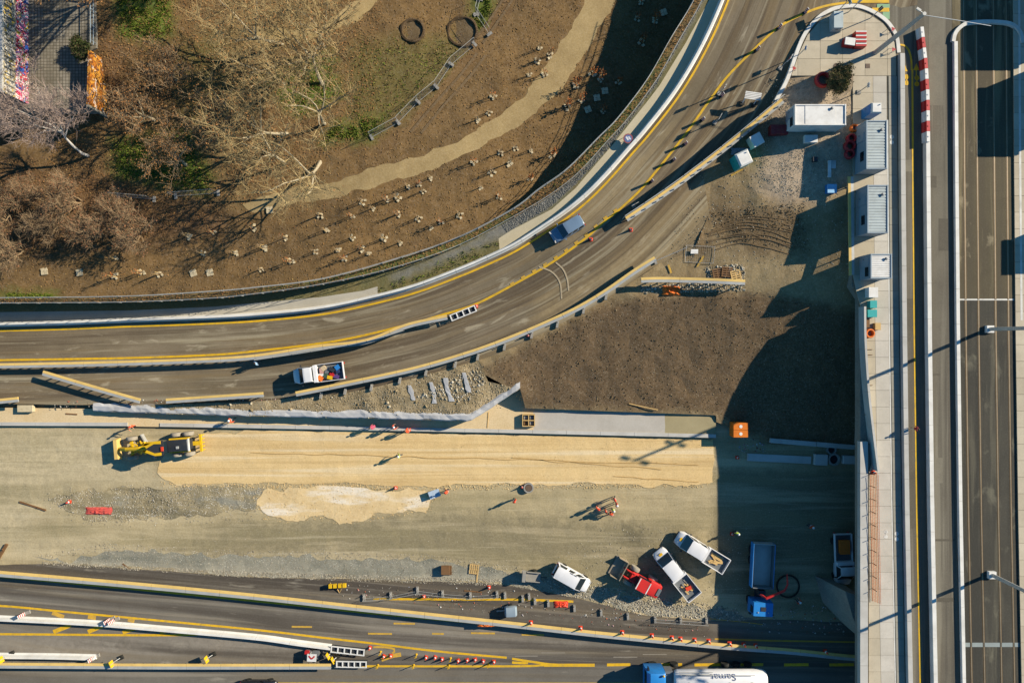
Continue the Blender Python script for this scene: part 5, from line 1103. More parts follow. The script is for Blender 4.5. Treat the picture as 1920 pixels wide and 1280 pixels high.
def kiosk(px0, py0, px1, py1, h, label):
    a, b = P(px0, py1, 7.1), P(px1, py0, 7.1); c = (a+b)/2; sx, sy = b.x-a.x, b.y-a.y; t = thing('tram_shelter', label, 'shelter', (c.x, c.y, 7.1))
    MB().box((0, 0, h/2), (sx-.4, sy-.4, h)).build('wall', M_wallc, t); MB().box((0, 0, h+.1), (sx, sy, .2)).build('roof', M_gdark, t); d = MB().box((-sx/2+.18, 0, 1.05), (.06, 1, 2.1)).build('door', M_gdark, t); MB().box((-sx/2+.12, .35, 1.05), (.06, .06, .14)).build('handle', M_galv, d)
kiosk(1962,-120,2060,66,5,'grey tram shelter north of the horseshoe kerb'); kiosk(1992,100,2060,228,5,'grey tram shelter on the platform opposite the red and white blocks'); kiosk(2008,398,2050,462,4,'small grey platform shelter near the stop line')
# ------------------------------------------------------------------ lamp posts and poles
def lamp_post(px, py, h, label, arms, r=.19, base=True):
    t = thing('lamp_post', label, 'lamp post', P(px, py, 7.0)); MB().tube([(0, 0, 0), (0, 0, h*.5), (0, 0, h)], [r*1.15, r, r*.8], 10).build('pole', M_galv, t, smooth=True)
    if base: MB().box((0, 0, .2), (.8, .8, .4)).build('base', M_white, t)
    for z, dx, dy, w in arms:
        MB().tube([(0, 0, z), (dx, dy, z+.1)], .05, 6).build('arm', M_galv, t); MB().box((dx, dy, z+.1), (.8*w, .35*w, .14), math.atan2(dy, dx)).build('lamp_head', M_lamp, t)
    return t
lamp_post(1853,617,14.4,'tall lamp post with white base between the tram tracks near the stop line',[(14.2,-1.2,.3,1.2),(14.2,1.2,-.3,1.2),(11.5,-.7,.2,1.0),(11.5,.9,-.2,1.0)])
lamp_post(1857,1076,14.4,'tall lamp post with white base between the tram tracks by the pale crossing band',[(14.2,-1.2,.3,1.2),(14.2,1.2,-.3,1.2)])
tp = lamp_post(1640,100,9.3,'grey mast on the slab island with a thin tram wire bracket',[(9.2,-.6,.4,.6)],.24,False)
aw = P(1858,49,16.2)-Vector(tp.location); MB().tube([(0, 0, 9.0), (aw.x*.5, aw.y*.5, 9.15), (aw.x, aw.y, 9.2)], .035, 6).build('wire_bracket', M_white, tp)
def pole_sign(px, py, zone, h, label, face=None, rz=0, board=(.6, .6), mat=M_white, cat='sign', post=M_galv, flat=False):
    t = thing('sign_post', label, cat, G(px, py, zone), rad(rz)); MB().tube([(0, 0, 0), (0, 0, h)], .05, 6).build('post', post, t); MB().box((0, 0, .05), (.45, .45, .1)).build('base', M_foot, t)
    b = MB().box((0, 0, h-board[1]/2), (.05, board[0], board[1])).build('panel', mat, t)
    if face: MB().box((.04, 0, h-board[1]/2), (.03, board[0]*.6, board[1]*.6)).build('symbol', face, b)
    return t
pole_sign(1573,19,'deck',2.6,'sign post with a grey board at the tip of the slab island',M_gdark,200,(1.0,.5),M_corr); pole_sign(1630,36,'deck',2.8,'signal post with a red lamp on the northern kerb of the island',M_red,30,(.35,.8),M_dk,'traffic light')
pole_sign(1590,24,'deck',3.0,'red and white striped post on the northern kerb',M_red,80,(.3,.7),M_white); pole_sign(1610,173,'pave',2.4,'thin sign post on the pavement north of the blue toilet',M_red,0,(.5,.5),M_white); pole_sign(1497,104,'deck',2.2,'small sign post on the western kerb of the island',M_blue,180,(.45,.45),M_white)
pole_sign(1340,230,'ramp',2.2,'cluster sign post standing in the hoarding shadow',M_dk,150,(.8,.8),M_galv); pole_sign(1463,128,'ramp',3.2,'sign post at the ramp edge casting a long thin shadow',M_red,150,(.6,.9),M_white)
pole_sign(1348,176,'ramp',2.4,'sign post beside the white slatted board',M_red,150,(.5,.7),M_white); pole_sign(1188,386,'ramp',1.2,'low grey sign lying against the hoarding end',M_dk,120,(.9,.5),M_galv)
# slatted white board on two posts
t = thing('slatted_sign', 'white slatted board on two posts beside the hoarding', 'sign', G(1403,190,'ramp'), rad(-8))
for s in (-.65, .65): MB().tube([(s, -.3, 0), (s, .1, 1.5)], .06, 6).build('post', M_white, t); MB().box((s, -.3, .06), (.5, .5, .12)).build('base', M_black, t)
for k in range(5): MB().box((0, -.25+.16*k, 1.45+.04*k), (1.8, .12, .05)).build('slat', M_white, t)
# big round sign lying face up on the footway
t = thing('road_sign', 'round red-ringed blue sign tilted face up on the footway beside the ramp barrier', 'sign', G(1176,263,'ramp'), .4)
MB().lathe((0, 0, .62), [(.56, 0), (.56, .03)], 24).build('disc', paint('faded_red', '8f4a4c', .6), t); d = MB().lathe((0, 0, .64), [(.42, 0), (.42, .02)], 24).build('symbol_field', paint('sign_blue', '566f9c', .5), t); MB().box((-.1, .05, .67), (.22, .46, .02), .2).box((.16, -.02, .67), (.18, .4, .02), .2).build('symbol', paint('sign_white', 'd8d8d8', .5), d)
for a in (0, 2.1, 4.2): MB().tube([(.35*math.cos(a), .35*math.sin(a), .62), (.5*math.cos(a), .5*math.sin(a), 0)], .03, 5).build('leg', M_galv, t)
# ------------------------------------------------------------------ cones, delineators, blocks
def cone_proto(label, group, s=1.0):
    t = thing('traffic_cone', label, 'cone', (0, 0, 0), 0, group); MB().box((0, 0, .03), (.42*s, .42*s, .06)).build('base', M_orange, t)
    b = MB().lathe((0, 0, .06), [(.17*s, 0), (.11*s, .3*s), (.045*s, .7*s)], 12).build('body', M_orange, t, smooth=True); MB().lathe((0, 0, .06), [(.135*s, .22*s), (.1*s, .4*s)], 12).build('band', M_white, b); return t
def run(proto, spots, zone, dz=0, rz=0, jitter=0):
    r = random.Random(4)
    for i, (px, py) in enumerate(spots):
        o = proto if i == 0 else dup(proto); o.location = G(px, py, zone, dz); o.rotation_euler.z = rad(rz)+r.uniform(-jitter, jitter)
run(cone_proto('orange traffic cone standing on the yellow rail of the long barrier', 'cones on the long barrier', 1.15), [(995,1160),(1087,1170),(1164,1178),(1219,1184),(1256,1188),(1272,1190),(1298,1192),(1324,1194),(1363,1199),(1389,1200),(1411,1202),(1540,1213)], 'motor', .94)
run(cone_proto('orange traffic cone in the tapering row on the motorway hatching', 'cones of the motorway taper'), [(694,1213),(720,1229),(733,1228),(799,1231),(816,1231),(829,1234),(859,1237),(876,1236),(891,1235),(906,1238),(926,1239)], 'motor', 0, 0, .6)
for px, py, zone, lb in ((1108,449,'ramp','orange cone on the broken yellow line behind the blue car'), (1183,431,'ramp','orange cone near the end of the grey hoarding'), (893,574,'ramp','orange cone at the tip of the ramp crash cushion'), (990,629,'ramp','orange cone against the barrier above the dirt mound'), (979,912,'low','orange cone beside the concrete manhole ring'), (1372,1000,'low','orange cone beside the yellow-green vest in the shade'), (917,1100,'motor','orange cone beside the brown plank on the shoulder'), (1382,857,'low','red cone at the shaded concrete kerb'), (131,940,'low','orange cone on the broken strip left of the red net'), (795,1117,'motor','orange cone behind the grey fence frames'), (742,914,'low','small orange cone at the edge of the sand spread'), (1637,885,'pave','orange cone at the northern end of the orange net fence')):
    c = cone_proto(lb, None); c.location = G(px, py, zone)
dl_ = thing('delineator', 'red and white striped delineator along the inner yellow line of the ramp', 'delineator', (0, 0, 0), 0, 'delineators along the ramp'); MB().box((0, 0, .06), (.5, .35, .12)).build('base', M_black, dl_); pn = MB().box((0, 0, .62), (.05, .28, 1.0)).build('panel', M_white, dl_)
for k in range(3): MB().box((0, 0, .3+.32*k), (.07, .285, .15)).build('stripe', M_red, pn)
run(dl_, [(1418,95),(1352,181),(1316,226),(1284,271),(1262,301),(1221,341),(1508,25),(1459,54)], 'ramp', 0, 35)
yd = thing('flexible_post', 'yellow flexible post among the taper cones', 'bollard', (0, 0, 0), 0, 'yellow flexible posts of the taper'); MB().lathe((0, 0, 0), [(.15, 0), (.15, .04), (.06, .06)], 10).build('base', M_yel, yd); MB().lathe((0, 0, .05), [(.05, 0), (.055, .75), (.03, .8)], 8).build('post', M_yel, yd)
MB().box((0, 0, .85), (.3, .06, .1)).build('reflector', M_ylw, yd)
run(yd, [(714,1221),(709,1246),(781,1226),(776,1246),(845,1233),(842,1246),(916,1244)], 'motor', .01, 20)
def cb_board(px, py, rz, label, zone='motor'):
    t = thing('chevron_board', label, 'sign', G(px, py, zone), rad(rz)); MB().box((.3, 0, .08), (.7, .4, .16)).build('ballast', M_foot, t); p = MB().box((0, 0, .75), (.06, .4, 1.2)).build('panel', M_white, t)
    for k in range(4): MB().box((0, 0, .3+.3*k), (.08, .41, .13)).build('stripe', M_red, p)
    return t
cb_board(48,1149,20,'striped chevron board at the western end of the white barrier'); cb_board(207,1160,20,'striped chevron board in front of its twin on the white barrier'); cb_board(215,1161,20,'striped chevron board behind its twin on the white barrier'); cb_board(178,1230,20,'striped chevron board at the end of the short white barrier')
def temp_sign(px, py, rz, label, shape, h=1.7, zone='motor'):
    t = thing('temporary_sign', label, 'sign', G(px, py, zone), rad(rz)); MB().box((.45, 0, .1), (.5, .5, .2)).build('ballast', M_black, t); MB().tube([(.4, 0, .1), (0, 0, .5), (0, 0, h)], .04, 6).build('post', M_galv, t)
    p = MB().box((-.05, 0, h-.35), (.05, .75, .75)).build('panel', M_ylw, t)
    if shape == 'round': d = MB().lathe((-.16, 0, h-.35), [(.4, 0), (.4, .04)], 20, axis='x').build('disc', M_red, t); MB().lathe((-.19, 0, h-.35), [(.28, 0), (.28, .03)], 20, axis='x').build('disc_field', M_white, d)
    return t
temp_sign(18,1226,25,'round red-ringed sign on a yellow backing board at the lower barrier','round'); temp_sign(222,1234,25,'square yellow sign on the lowest barrier beside the chevron board','sq'); temp_sign(395,1228,25,'square yellow sign alone on the lowest barrier','sq',1.4)
temp_sign(619,1223,30,'narrow yellow sign next to the crash cushion','sq',1.2); temp_sign(627,1233,30,'small orange-yellow sign between the two crash cushions','sq',.9)
t = thing('arrow_trailer', 'white sign trailer with a red chevron before the crash cushions', 'sign trailer', G(588,1223,'motor'), rad(-3)); MB().box((0, 0, .4), (1.6, 1.0, .3)).build('chassis', M_gdark, t)
p = MB().box((.1, -.1, 1.1), (1.1, .9, .08)).build('board', M_white, t); MB().box((-.08, -.05, 1.16), (.5, .16, .03), -.8).box((.28, -.05, 1.16), (.5, .16, .03), .8).build('chevron', M_red, p); MB().box((-.6, .35, .7), (.5, .35, .4)).build('beacon_box', M_red, t)
for s in (-1, 1): wheel(t, 0, s*.5, .28, .18)
MB().box((-.15, .3, .85), (.1, .1, .6)).build('mast', M_galv, t)
# water-filled red and white separator blocks
for i in range(11):
    y0 = 56+i*19.4; x = float(np.interp(y0, [56, 120, 180, 268], [1722, 1729, 1732, 1733])); c = P(x, y0+10, 7.0); m = M_red if i % 2 else M_white
    t = thing('separator_block', f'{"red" if i % 2 else "white"} plastic separator block in the red and white chain on the avenue', 'barrier', c, math.atan2(-19.4, float(np.interp(y0+19.4, [56, 120, 180, 268], [1722, 1729, 1732, 1733]))-x)+math.pi/2, f'{"red" if i % 2 else "white"} separator blocks')
    secs = [[Vector((a, yy, b)) for a, b in ((-.3, 0), (-.3, .2), (-.2, .35), (-.18, .8), (.18, .8), (.2, .35), (.3, .2), (.3, 0))] for yy in (-.57, .57)]
    MB().loft(secs).build('body', m, t); MB().lathe((0, 0, .8), [(.07, 0), (.07, .05)], 8).build('filler_cap', m, t)
for k in range(4):
    c = P(1608, 67+7.5*k, 7.14); t = thing('separator_block', ['topmost', 'second', 'third', 'last'][k]+' red block with white stripe in the row stored on the island, counted southward', 'barrier', c); secs = [[Vector((xx, a, b)) for a, b in ((-.2, 0), (-.17, .8), (.17, .8), (.2, 0))] for xx in (-.6, .6)]
    MB().loft(secs).build('body', M_red, t); MB().box((0, .1, .81), (1.18, .13, .03)).build('stripe', M_white, t)
def box_thing(name, px, py, zone, size, mat, label, cat, rz=0, lid=None, dz=0, legs=False):
    t = thing(name, label, cat, G(px, py, zone, dz), rad(rz)); sx, sy, sz = size; MB().box((0, 0, sz*.46), (sx, sy, sz*.92)).build('body', mat, t); MB().box((0, 0, sz*.95), (sx*1.06, sy*1.06, sz*.1), taper=.96).build('lid', lid or mat, t); MB().box((0, -sy/2, sz*.6), (sx*.3, .05, .06)).build('handle', M_dk, t); return t
box_thing('cabinet', 1563, 46, 'pave', (1.0,1.8,1.2), M_corr, 'pale grey control cabinet on the slab island', 'cabinet'); box_thing('waste_bin', 1587, 84, 'pave', (1.1,.8,.9), M_red, 'red bin with white lid beside the stored red blocks', 'bin', -8, M_white)
box_thing('tank', 1412, 268, 'yard', (1.25,1.25,1.3), M_white, 'square white water tank tilted against the hoarding', 'tank', 28); box_thing('water_tank', 1630, 549, 'pave', (1.0,1.1,.9), M_white, 'white plastic tank on the pavement south of the white hut', 'tank')
box_thing('chest', 1632, 571, 'pave', (.75,.8,.7), M_teal, 'northern teal tool chest on the pavement', 'chest'); box_thing('chest', 1629, 588, 'pave', (1.0,.8,.8), M_teal, 'southern larger teal tool chest on the pavement', 'chest'); box_thing('crate', 1642, 612, 'pave', (.6,.75,.5), M_wood, 'plain wooden crate on the pavement near the orange coil', 'crate')
box_thing('crate', 1622, 606, 'pave', (.6,.9,.4), M_brown, 'brown crate of small parts beside the wooden crate', 'crate'); box_thing('crate', 1517, 263, 'yard', (1.4,.8,.6), M_white, 'low white crate south of the white cabin', 'crate'); box_thing('skip', 1456, 247, 'yard', (1.9,1.0,.9), paint('dark_red', '8c2a2e', .6), 'dark red skip west of the white cabin', 'skip')
box_thing('crate', 1555, 356, 'yard', (1.0,.95,.7), M_blue, 'pale blue box with red spot in the container shadow', 'box', 0, paint('pale_blue', '8fc4e6', .5)); box_thing('crate', 52, 765, 'slab', (1.8,.8,.5), M_matp, 'pale wooden crate beside the short steel barrier', 'crate'); box_thing('barrier_foot', 1526, 300, 'yard', (.5,.5,.4), M_dk, 'dark box standing in the shade of the northern container', 'box')
# cable reels and coils
def coil(px, py, zone, r, rr, mat, label, n=3, dz=0):
    t = thing('hose_coil', label, 'coil', G(px, py, zone, dz))
    for k in range(n): MB().tube([(r*math.cos(a), r*math.sin(a), rr+k*rr*1.8) for a in np.linspace(0, 2*math.pi, 25)], rr, 6).build('loop', mat, t, smooth=True)
M_coil = paint('red_conduit', 'b3262c', .5); coil(1593,262,'yard',.42,.12,M_coil,'small red conduit coil nearest the white cabin'); coil(1590,276,'yard',.5,.13,M_coil,'large red conduit coil between two others'); coil(1590,291,'yard',.42,.12,M_coil,'red conduit coil at the southern end of the row'); coil(1628,625,'pave',.42,.1,M_orangef,'orange hose coil on the pavement edge')
coil(1540,152,'yard',.7,.18,M_red,'thick red conduit loop beside the olive shrub',2); coil(1599,242,'yard',.35,.1,M_orangef,'orange cable coil at the corner of the northern container')
t = thing('trestle', 'white trestle frame lying in the shade of the containers', 'trestle', G(1553,318,'yard')); MB().box((0, 0, .3), (.35, 1.9, .1)).build('beam', M_white, t); MB().box((.45, .5, .3), (.5, .9, .08)).build('board', M_corr, t)
for y in (-.8, .8): MB().box((0, y, .13), (.3, .08, .26)).build('leg', M_white, t)
# concrete feet
ft = thing('concrete_block', 'concrete ballast block along the barrier above the mound', 'block', (0, 0, 0), 0, 'ballast blocks along the mound barrier'); MB().box((0, 0, .12), (.3, .85, .24), taper=.92).build('block', M_foot, ft); MB().tube([(0, .25, .2), (0, .25, .62)], .05, 8).build('post_stub', M_galv, ft)
run(ft, [(603,740),(648,733),(697,726),(750,713),(799,698),(854,683),(896,669),(946,650),(997,628),(1045,608),(1094,582),(1136,556)], 'yard', .1, -10)
ft2 = dup(ft); ft2['label'] = 'concrete ballast block in the row along the motorway shoulder'; ft2['group'] = 'ballast blocks on the shoulder'
run(ft2, [(980,1121),(992,1117),(1003,1126),(1028,1130),(1077,1139),(1127,1147),(1177,1154),(1228,1160),(1276,1162),(1324,1162),(683,1119),(733,1115),(783,1105),(830,1112),(882,1115),(932,1113),(947,1115)], 'motor', 0, 4)
def mesh_fence(px0, py0, px1, py1, zone, label, h=2.0, lying=False, feet=True):
    a, b = G(px0, py0, zone), G(px1, py1, zone); t = thing('fence_panel', label, 'fence', a, 0); d = b-a
    up = Vector((0, 0, h)) if not lying else Vector((-d.y, d.x, 0)).normalized()*h+Vector((0, 0, .12))
    o = Vector((0, 0, .12)); c = [o, d+o, d+o+up, o+up]
    for i in range(4): MB().tube([c[i], c[(i+1) % 4]], .022, 5).build('frame_tube', M_galv, t)
    m = MB()
    for k in range(1, 14): m.tube([c[0].lerp(c[1], k/14), c[3].lerp(c[2], k/14)], .005, 3, cap=False)
    for k in range(1, 6): m.tube([c[0].lerp(c[3], k/6), c[1].lerp(c[2], k/6)], .005, 3, cap=False)
    m.build('wire_mesh', M_gdark, t)
    if feet and not lying:
        for q in (c[0], c[1]): MB().box((q.x, q.y, .08), (.3, .7, .16), math.atan2(d.y, d.x)).build('foot', M_foot, t)
    return t
for i, (a, b, c_, d_) in enumerate(((747,230,784,192),(784,192,818,164),(818,164,846,122),(846,122,890,85))): mesh_fence(a, b, c_, d_, 'park', ['southernmost', 'second', 'third', 'northernmost'][i]+' mesh fence panel in the row beside the dirt track')
mesh_fence(697,258,747,231,'park','mesh fence panel between the bare trees and the dirt track'); mesh_fence(893,28,918,66,'park','mesh fence panel at the green patch by the wheel ruts'); mesh_fence(900,0,893,28,'park','mesh fence panel at the top of the green patch'); mesh_fence(222,368,290,374,'park','mesh fence panel half hidden by the thicket'); mesh_fence(330,368,410,362,'park','mesh fence panel lying in the long tree shadows')
mesh_fence(1284,491,1337,494,'yard','mesh fence panel lying flat with a white sheet on it',1.9,True,False); mesh_fence(1228,490,1284,466,'yard','mesh fence panel leaning at the end of the mound barrier',1.2)
for i, (a, b, c_, d_) in enumerate(((683,1121,733,1117),(733,1117,783,1107),(783,1107,832,1113),(832,1113,882,1117),(882,1117,935,1114),(1226,1160,1276,1163),(1276,1163,1324,1166))): mesh_fence(a, b, c_, d_, 'motor', ['first', 'second', 'third', 'fourth', 'fifth', 'sixth', 'seventh'][i]+' low fence frame of the shoulder row, counted from the yellow survey frame', .9, False, False)
o = MB().box((0, 0, .03), (.85, .5, .02)).box((0, .12, .045), (.8, .2, .015)).build('sheet', M_white, None, G(1301,472,'yard',.2)); tag(o, 'white paper sheet on the flat fence panel', 'sheet')
# net, pallets, rubble boxes
def crumple(name, px, py, zone, w, d, h, mat, label, cat, seed=1):
    r = random.Random(seed); n = 12; vs = []
    for i in range(n+1):
        for j in range(n+1):
            u, v = i/n*2-1, j/n*2-1; e = max(0, 1-max(abs(u), abs(v))**3); k = 1+.18*mnoise.noise(Vector((u*2, v*2, seed)))
            vs.append((u*w/2*k, v*d/2*k, .02+h*e*(.5+abs(mnoise.noise(Vector((u*3.1, v*3.1, seed*3.3))))*1.6)))
    o = MB().add(vs, [(i*(n+1)+j, (i+1)*(n+1)+j, (i+1)*(n+1)+j+1, i*(n+1)+j+1) for i in range(n) for j in range(n)]).build(name, mat, None, G(px, py, zone, .02)); return tag(o, label, cat)
crumple('safety_net', 1259, 545, 'yard', 2.1, 1.1, .35, M_orangef, 'crumpled orange safety net below the yard barrier', 'net', 2); crumple('safety_net', 186, 957, 'low', 3.2, .9, .2, paint('red_net', 'd8564a', .8), 'crumpled red and white net on the broken strip', 'net', 3); crumple('safety_net', 1052, 1132, 'motor', 1.7, .8, .2, M_orange, 'small heap of red barrier tape on the motorway shoulder', 'tape', 4); crumple('tarpaulin', 1389, 284, 'yard', 2.2, .8, .25, M_corrside, 'grey sheet between the teal toilet and the white tank', 'sheet', 5)
o = crumple('sandbag_heap', 915, 1165, 'motor', 2.4, .4, .25, M_orangef, 'orange wrapped bundle laid over the long barrier', 'bundle', 6); o.location.z += .9
def pallet(px, py, zone, rz, label, mat=M_wood, dz=0):
    t = thing('pallet', label, 'pallet', G(px, py, zone, dz), rad(rz))
    for k in range(5): MB().box((0, -.5+.25*k, .13), (1.2, .14, .03)).build('top_board', mat, t)
    for x in (-.5, 0, .5): MB().box((x, 0, .06), (.12, 1.1, .11)).build('bearer', mat, t)
    return t
pallet(1345,513,'yard',10,'broken pallet at the western end of the rubble boxes',M_brown,.05); pallet(1362,510,'yard',-5,'dark pallet in the middle of the rubble corner',M_brown,.05); pallet(1379,516,'yard',14,'pale pallet at the eastern end of the rubble corner',M_wood,.05); pallet(838,1068,'low',0,'rust-brown pallet standing on the grey gravel',M_brown); pallet(889,1066,'low',84,'pale pallet beside a plank on the grey gravel',M_wood)
box_thing('crate', 836, 1066, 'low', (1.0,1.0,.5), M_brown, 'rust-brown box resting on the brown pallet', 'box', 0, M_brown, .15)
plank(G(895,1078,'low'), rad(85), 1.7, 'yellow plank beside the pale pallet'); plank(G(887,1108,'motor'), rad(-5), 2.2, 'brown plank on the motorway shoulder near the orange cone', M_brown); plank(G(1206,762,'yard',.15), rad(-12), 3.6, 'long thin plank lying on the lower mound slope', M_wood, None, 0, .1); plank(G(237,1061,'low'), rad(-35), 1.1, 'short plank propped at the edge of the pale gravel', M_brown); plank(G(915,787,'slab'), rad(86), 1.9, 'yellow batten lying across the sandy slab bed', M_wood, None, 0, .1)
plank(G(134,776,'slab'), rad(-3), 1.4, 'brown plank on the sandy slab bed near the pale crate', M_brown); plank(G(5,1035,'low'), rad(60), 2.4, 'thick timber beam at the western edge of the excavation', M_brown, None, 0, .3, .25); plank(G(62,948,'low'), rad(-18), 3.4, 'long half-buried timber lying west of the broken strip', M_brown, None, 0, .18, .12)
t = thing('compartment_box', 'wooden box with four compartments on the slab bed', 'box', G(991,787,'slab')); MB().box((0, 0, .05), (1.5, 1.4, .06)).build('bottom', M_dk, t)
for s in (-1, 1): MB().box((s*.72, 0, .3), (.1, 1.5, .5)).build('side', M_wood, t); MB().box((0, s*.7, .3), (1.34, .1, .5)).build('side', M_wood, t)
MB().box((0, 0, .3), (.1, 1.3, .48)).build('divider', M_wood, t); MB().box((.35, 0, .3), (.58, .1, .48)).box((-.35, 0, .3), (.58, .1, .48)).build('divider', M_wood, t)
for x, y, m in ((-.35, .35, M_foot), (.35, .35, M_gdark), (-.35, -.35, M_brown), (.35, -.35, M_foot)): MB().box((x, y, .2), (.45, .42, .25)).build('filling', m, t)
# orange shaft cover at the end of the slab
t = thing('steel_box', 'orange steel box with two white discs at the end of the slab', 'box', G(1381,803,'slab')); MB().box((0, 0, .75), (1.75, 1.75, 1.5)).build('body', paint('box_orange', 'e07a1e', .5, 'a85f28'), t)
for s in (-1, 1): MB().box((0, s*.44, 1.53), (1.72, .84, .06)).build('lid', bpy.data.materials['box_orange'], t); MB().lathe((0, s*.44, 1.56), [(.2, 0), (.2, .03)], 14).build('disc', M_white, t)
# concrete things in the shade east of the slab
def cbeam(pxa, pya, pxb, pyb, zone, w, h, label, cat='concrete beam', mat=M_wallc):
    a, b = G(pxa, pya, zone), G(pxb, pyb, zone); t = thing('concrete_beam', label, cat, (a+b)/2, math.atan2(b.y-a.y, b.x-a.x)); n = max(1, int((b-a).length/4)); Ls = (b-a).length/n
    for k in range(n): MB().box((-(b-a).length/2+Ls*(k+.5), 0, h/2), (Ls-.03, w, h), taper=.99).build('block', mat, t)
cbeam(1440,824,1612,838,'low',.55,.7,'long concrete beam at the foot of the dark mound'); cbeam(1400,856,1520,862,'low',.9,.25,'low concrete kerb in the bridge shadow'); cbeam(1524,860,1548,861,'low',1.3,.6,'concrete block west of the shaded rings','block'); cbeam(1577,860,1610,861,'low',1.0,.6,'concrete block east of the shaded rings','block')
def cring(px, py, zone, r, h, label, dz=0):
    t = thing('manhole_ring', label, 'manhole ring', G(px, py, zone, dz)); MB().lathe((0, 0, 0), [(r, 0), (r, h), (r*.72, h), (r*.72, .1)], 20).build('ring', M_foot, t); MB().lathe((0, 0, .1), [(r*.7, 0), (r*.7, .05)], 16).build('pit', M_dk, t); return t
cring(1557,842,'low',.6,.4,'smaller concrete ring in the shade behind the blocks'); cring(1561,860,'low',.75,.5,'larger concrete ring in the shade between the blocks'); cr_ = cring(991,913,'low',.62,.45,'concrete manhole ring with iron cover between the workers'); MB().lathe((0, 0, .4), [(.4, 0), (.4, .04)], 16).build('cover', M_manhole, cr_)
for px, py, lb, rr in ((1568,124,'round iron manhole cover on the slab island',.33),): o = MB().lathe((0, 0, 0), [(rr, 0), (rr, .02), (rr*.8, .025)], 16).build('manhole_cover', M_manhole, None, G(px, py, 'pave', .001)); tag(o, lb, 'manhole cover')
o = MB().box((0, 0, .012), (.5, .5, .022)).box((0, 0, .028), (.4, .05, .01)).build('manhole_cover', M_manhole, None, G(1627,124,'pave',.001)); tag(o, 'square iron cover on the slab island', 'manhole cover')
# slab edge kerb units
t = thing('kerb_unit_row', 'pale prefabricated kerb edging along the slab above the sand bed', 'kerb', G(700,804,'low')); L = Vector(t.location)
for (xa, xb) in ((-60,240),(300,1342)):
    ln = wline([(x, float(np.interp(x, [-60,240,300,480,700,960,1342], [794,795,796,799,803,808,817]))) for x in np.linspace(xa, xb, 12)], 'slab', .5)
    for sg in cutline([p-L for p in ln], 4, .03): sweep(MB(), sg, [(-.22, -.33), (-.22, .1), (.22, .1), (.22, -.33)]).build('kerb_unit', M_wallc, t)
# orange net fence on the bridge edge
t = thing('net_fence', 'orange net fence along the bridge edge beam', 'fence', P(1633,890,7.1)); L = Vector(t.location)
for k in range(10):
    a, b = P(1631+.9*k/2, 886+24*k, 7.1)-L, P(1631+.9*(k+1)/2, 886+24*(k+1), 7.1)-L; MB().tube([a, a+Vector((0, 0, 1.1))], .04, 6).build('post', M_brown, t)
    for q in range(6):
        u = q/5; MB().tube([a+Vector((.38*u, 0, .05+u)), b+Vector((.42*u, 0, .05+.96*u))], .022, 4).build('net_strand', M_orangef, t)
    m = MB()
    for q in range(9): c0 = a.lerp(b, q/9); m.tube([c0+Vector((0, 0, .05)), c0+Vector((.4, 0, 1.03))], .014, 3, cap=False)
    m.build('net', M_orangef, t)
# wheelbarrow, trailer, compressor, survey frame
t = thing('wheelbarrow', 'pale blue wheelbarrow pushed by the worker at the sand spread', 'wheelbarrow', G(817,923,'low'), rad(20)); MB().box((-.1, 0, .5), (1.1, .75, .35), taper=1.25).build('tray', paint('pale_blue_metal', 'b9c8d4', .4), t); wheel(t, -.85, 0, .2, .1)
for s in (-1, 1): MB().tube([(-.8, s*.1, .25), (.2, s*.25, .4), (1.2, s*.3, .65)], .025, 5).build('handle', M_galv, t); MB().tube([(.35, s*.25, .42), (.45, s*.28, 0)], .025, 5).build('leg', M_galv, t)
t = thing('trailer', 'small grey generator trailer on the motorway shoulder', 'trailer', G(957,1141,'motor'), rad(3)); MB().loft([ring(x, w, .4, z, .15) for x, w, z in ((-.7, .5, .9), (-.5, .6, 1.15), (.6, .6, 1.15), (.8, .5, .9))]).build('body', M_corrside, t, smooth=True); MB().tube([(-.7, 0, .4), (-1.7, 0, .4)], .06, 6).build('drawbar', M_galv, t)
for s in (-1, 1): wheel(t, 0, s*.62, .28, .18)
t = thing('concrete_mixer_trailer', 'grey flat trailer with a tailboard west of the white van', 'trailer', G(995,1077,'low'), rad(-5)); MB().box((.3, 0, .55), (1.8, 1.1, .12)).build('floor', M_foot, t); MB().box((-.85, 0, .9), (.5, 1.3, .9), taper=.8).build('tailboard', M_foot, t)
for s in (-1, 1): wheel(t, .4, s*.65, .3, .2); MB().box((.3, s*.55, .75), (1.7, .06, .3)).build('side_board', M_foot, t)
MB().tube([(1.2, 0, .5), (2.0, 0, .4)], .05, 6).build('drawbar', M_dk, t)
t = thing('survey_frame', 'yellow frame on tripod legs standing on the dark shoulder', 'frame', G(635,1100,'motor'), rad(3))
for x in (-.85, -.3, .3, .85): MB().box((x, .35, .55), (.42, .5, .3), taper=.9).build('block', M_ylw, t)
MB().box((0, .35, .35), (2.2, .12, .12)).build('beam', M_dk, t)
for a, b in (((-.2, .3), (.05, -.7)), ((.7, .3), (.05, -.7)), ((-.9, .3), (-1.0, .6))): MB().tube([(a[0], a[1], .4), (b[0], b[1], .03)], .05, 5).build('leg', M_wood, t)
# red tripod signs on the island
for px, py, lb in ((1668,60,'small red tripod warning sign at the north-east kerb of the island'), (1669,98,'small red tripod warning sign beside the parapet start'), (1484,133,'small red tripod warning sign at the western gravel corner')):
    t = thing('tripod_sign', lb, 'sign', G(px, py, 'deck', .14)); MB().lathe((0, 0, .55), [(.28, 0), (.28, .03)], 3).build('triangle', M_red, t)
    for a in (0, 2.1, 4.2): MB().tube([(.08*math.cos(a), .08*math.sin(a), .6), (.4*math.cos(a), .4*math.sin(a), 0)], .025, 5).build('leg', M_galv, t)
M_rim = soil('rim_earth', '5d482b', '4d3b23', '6b5433', .8, 5, .9)
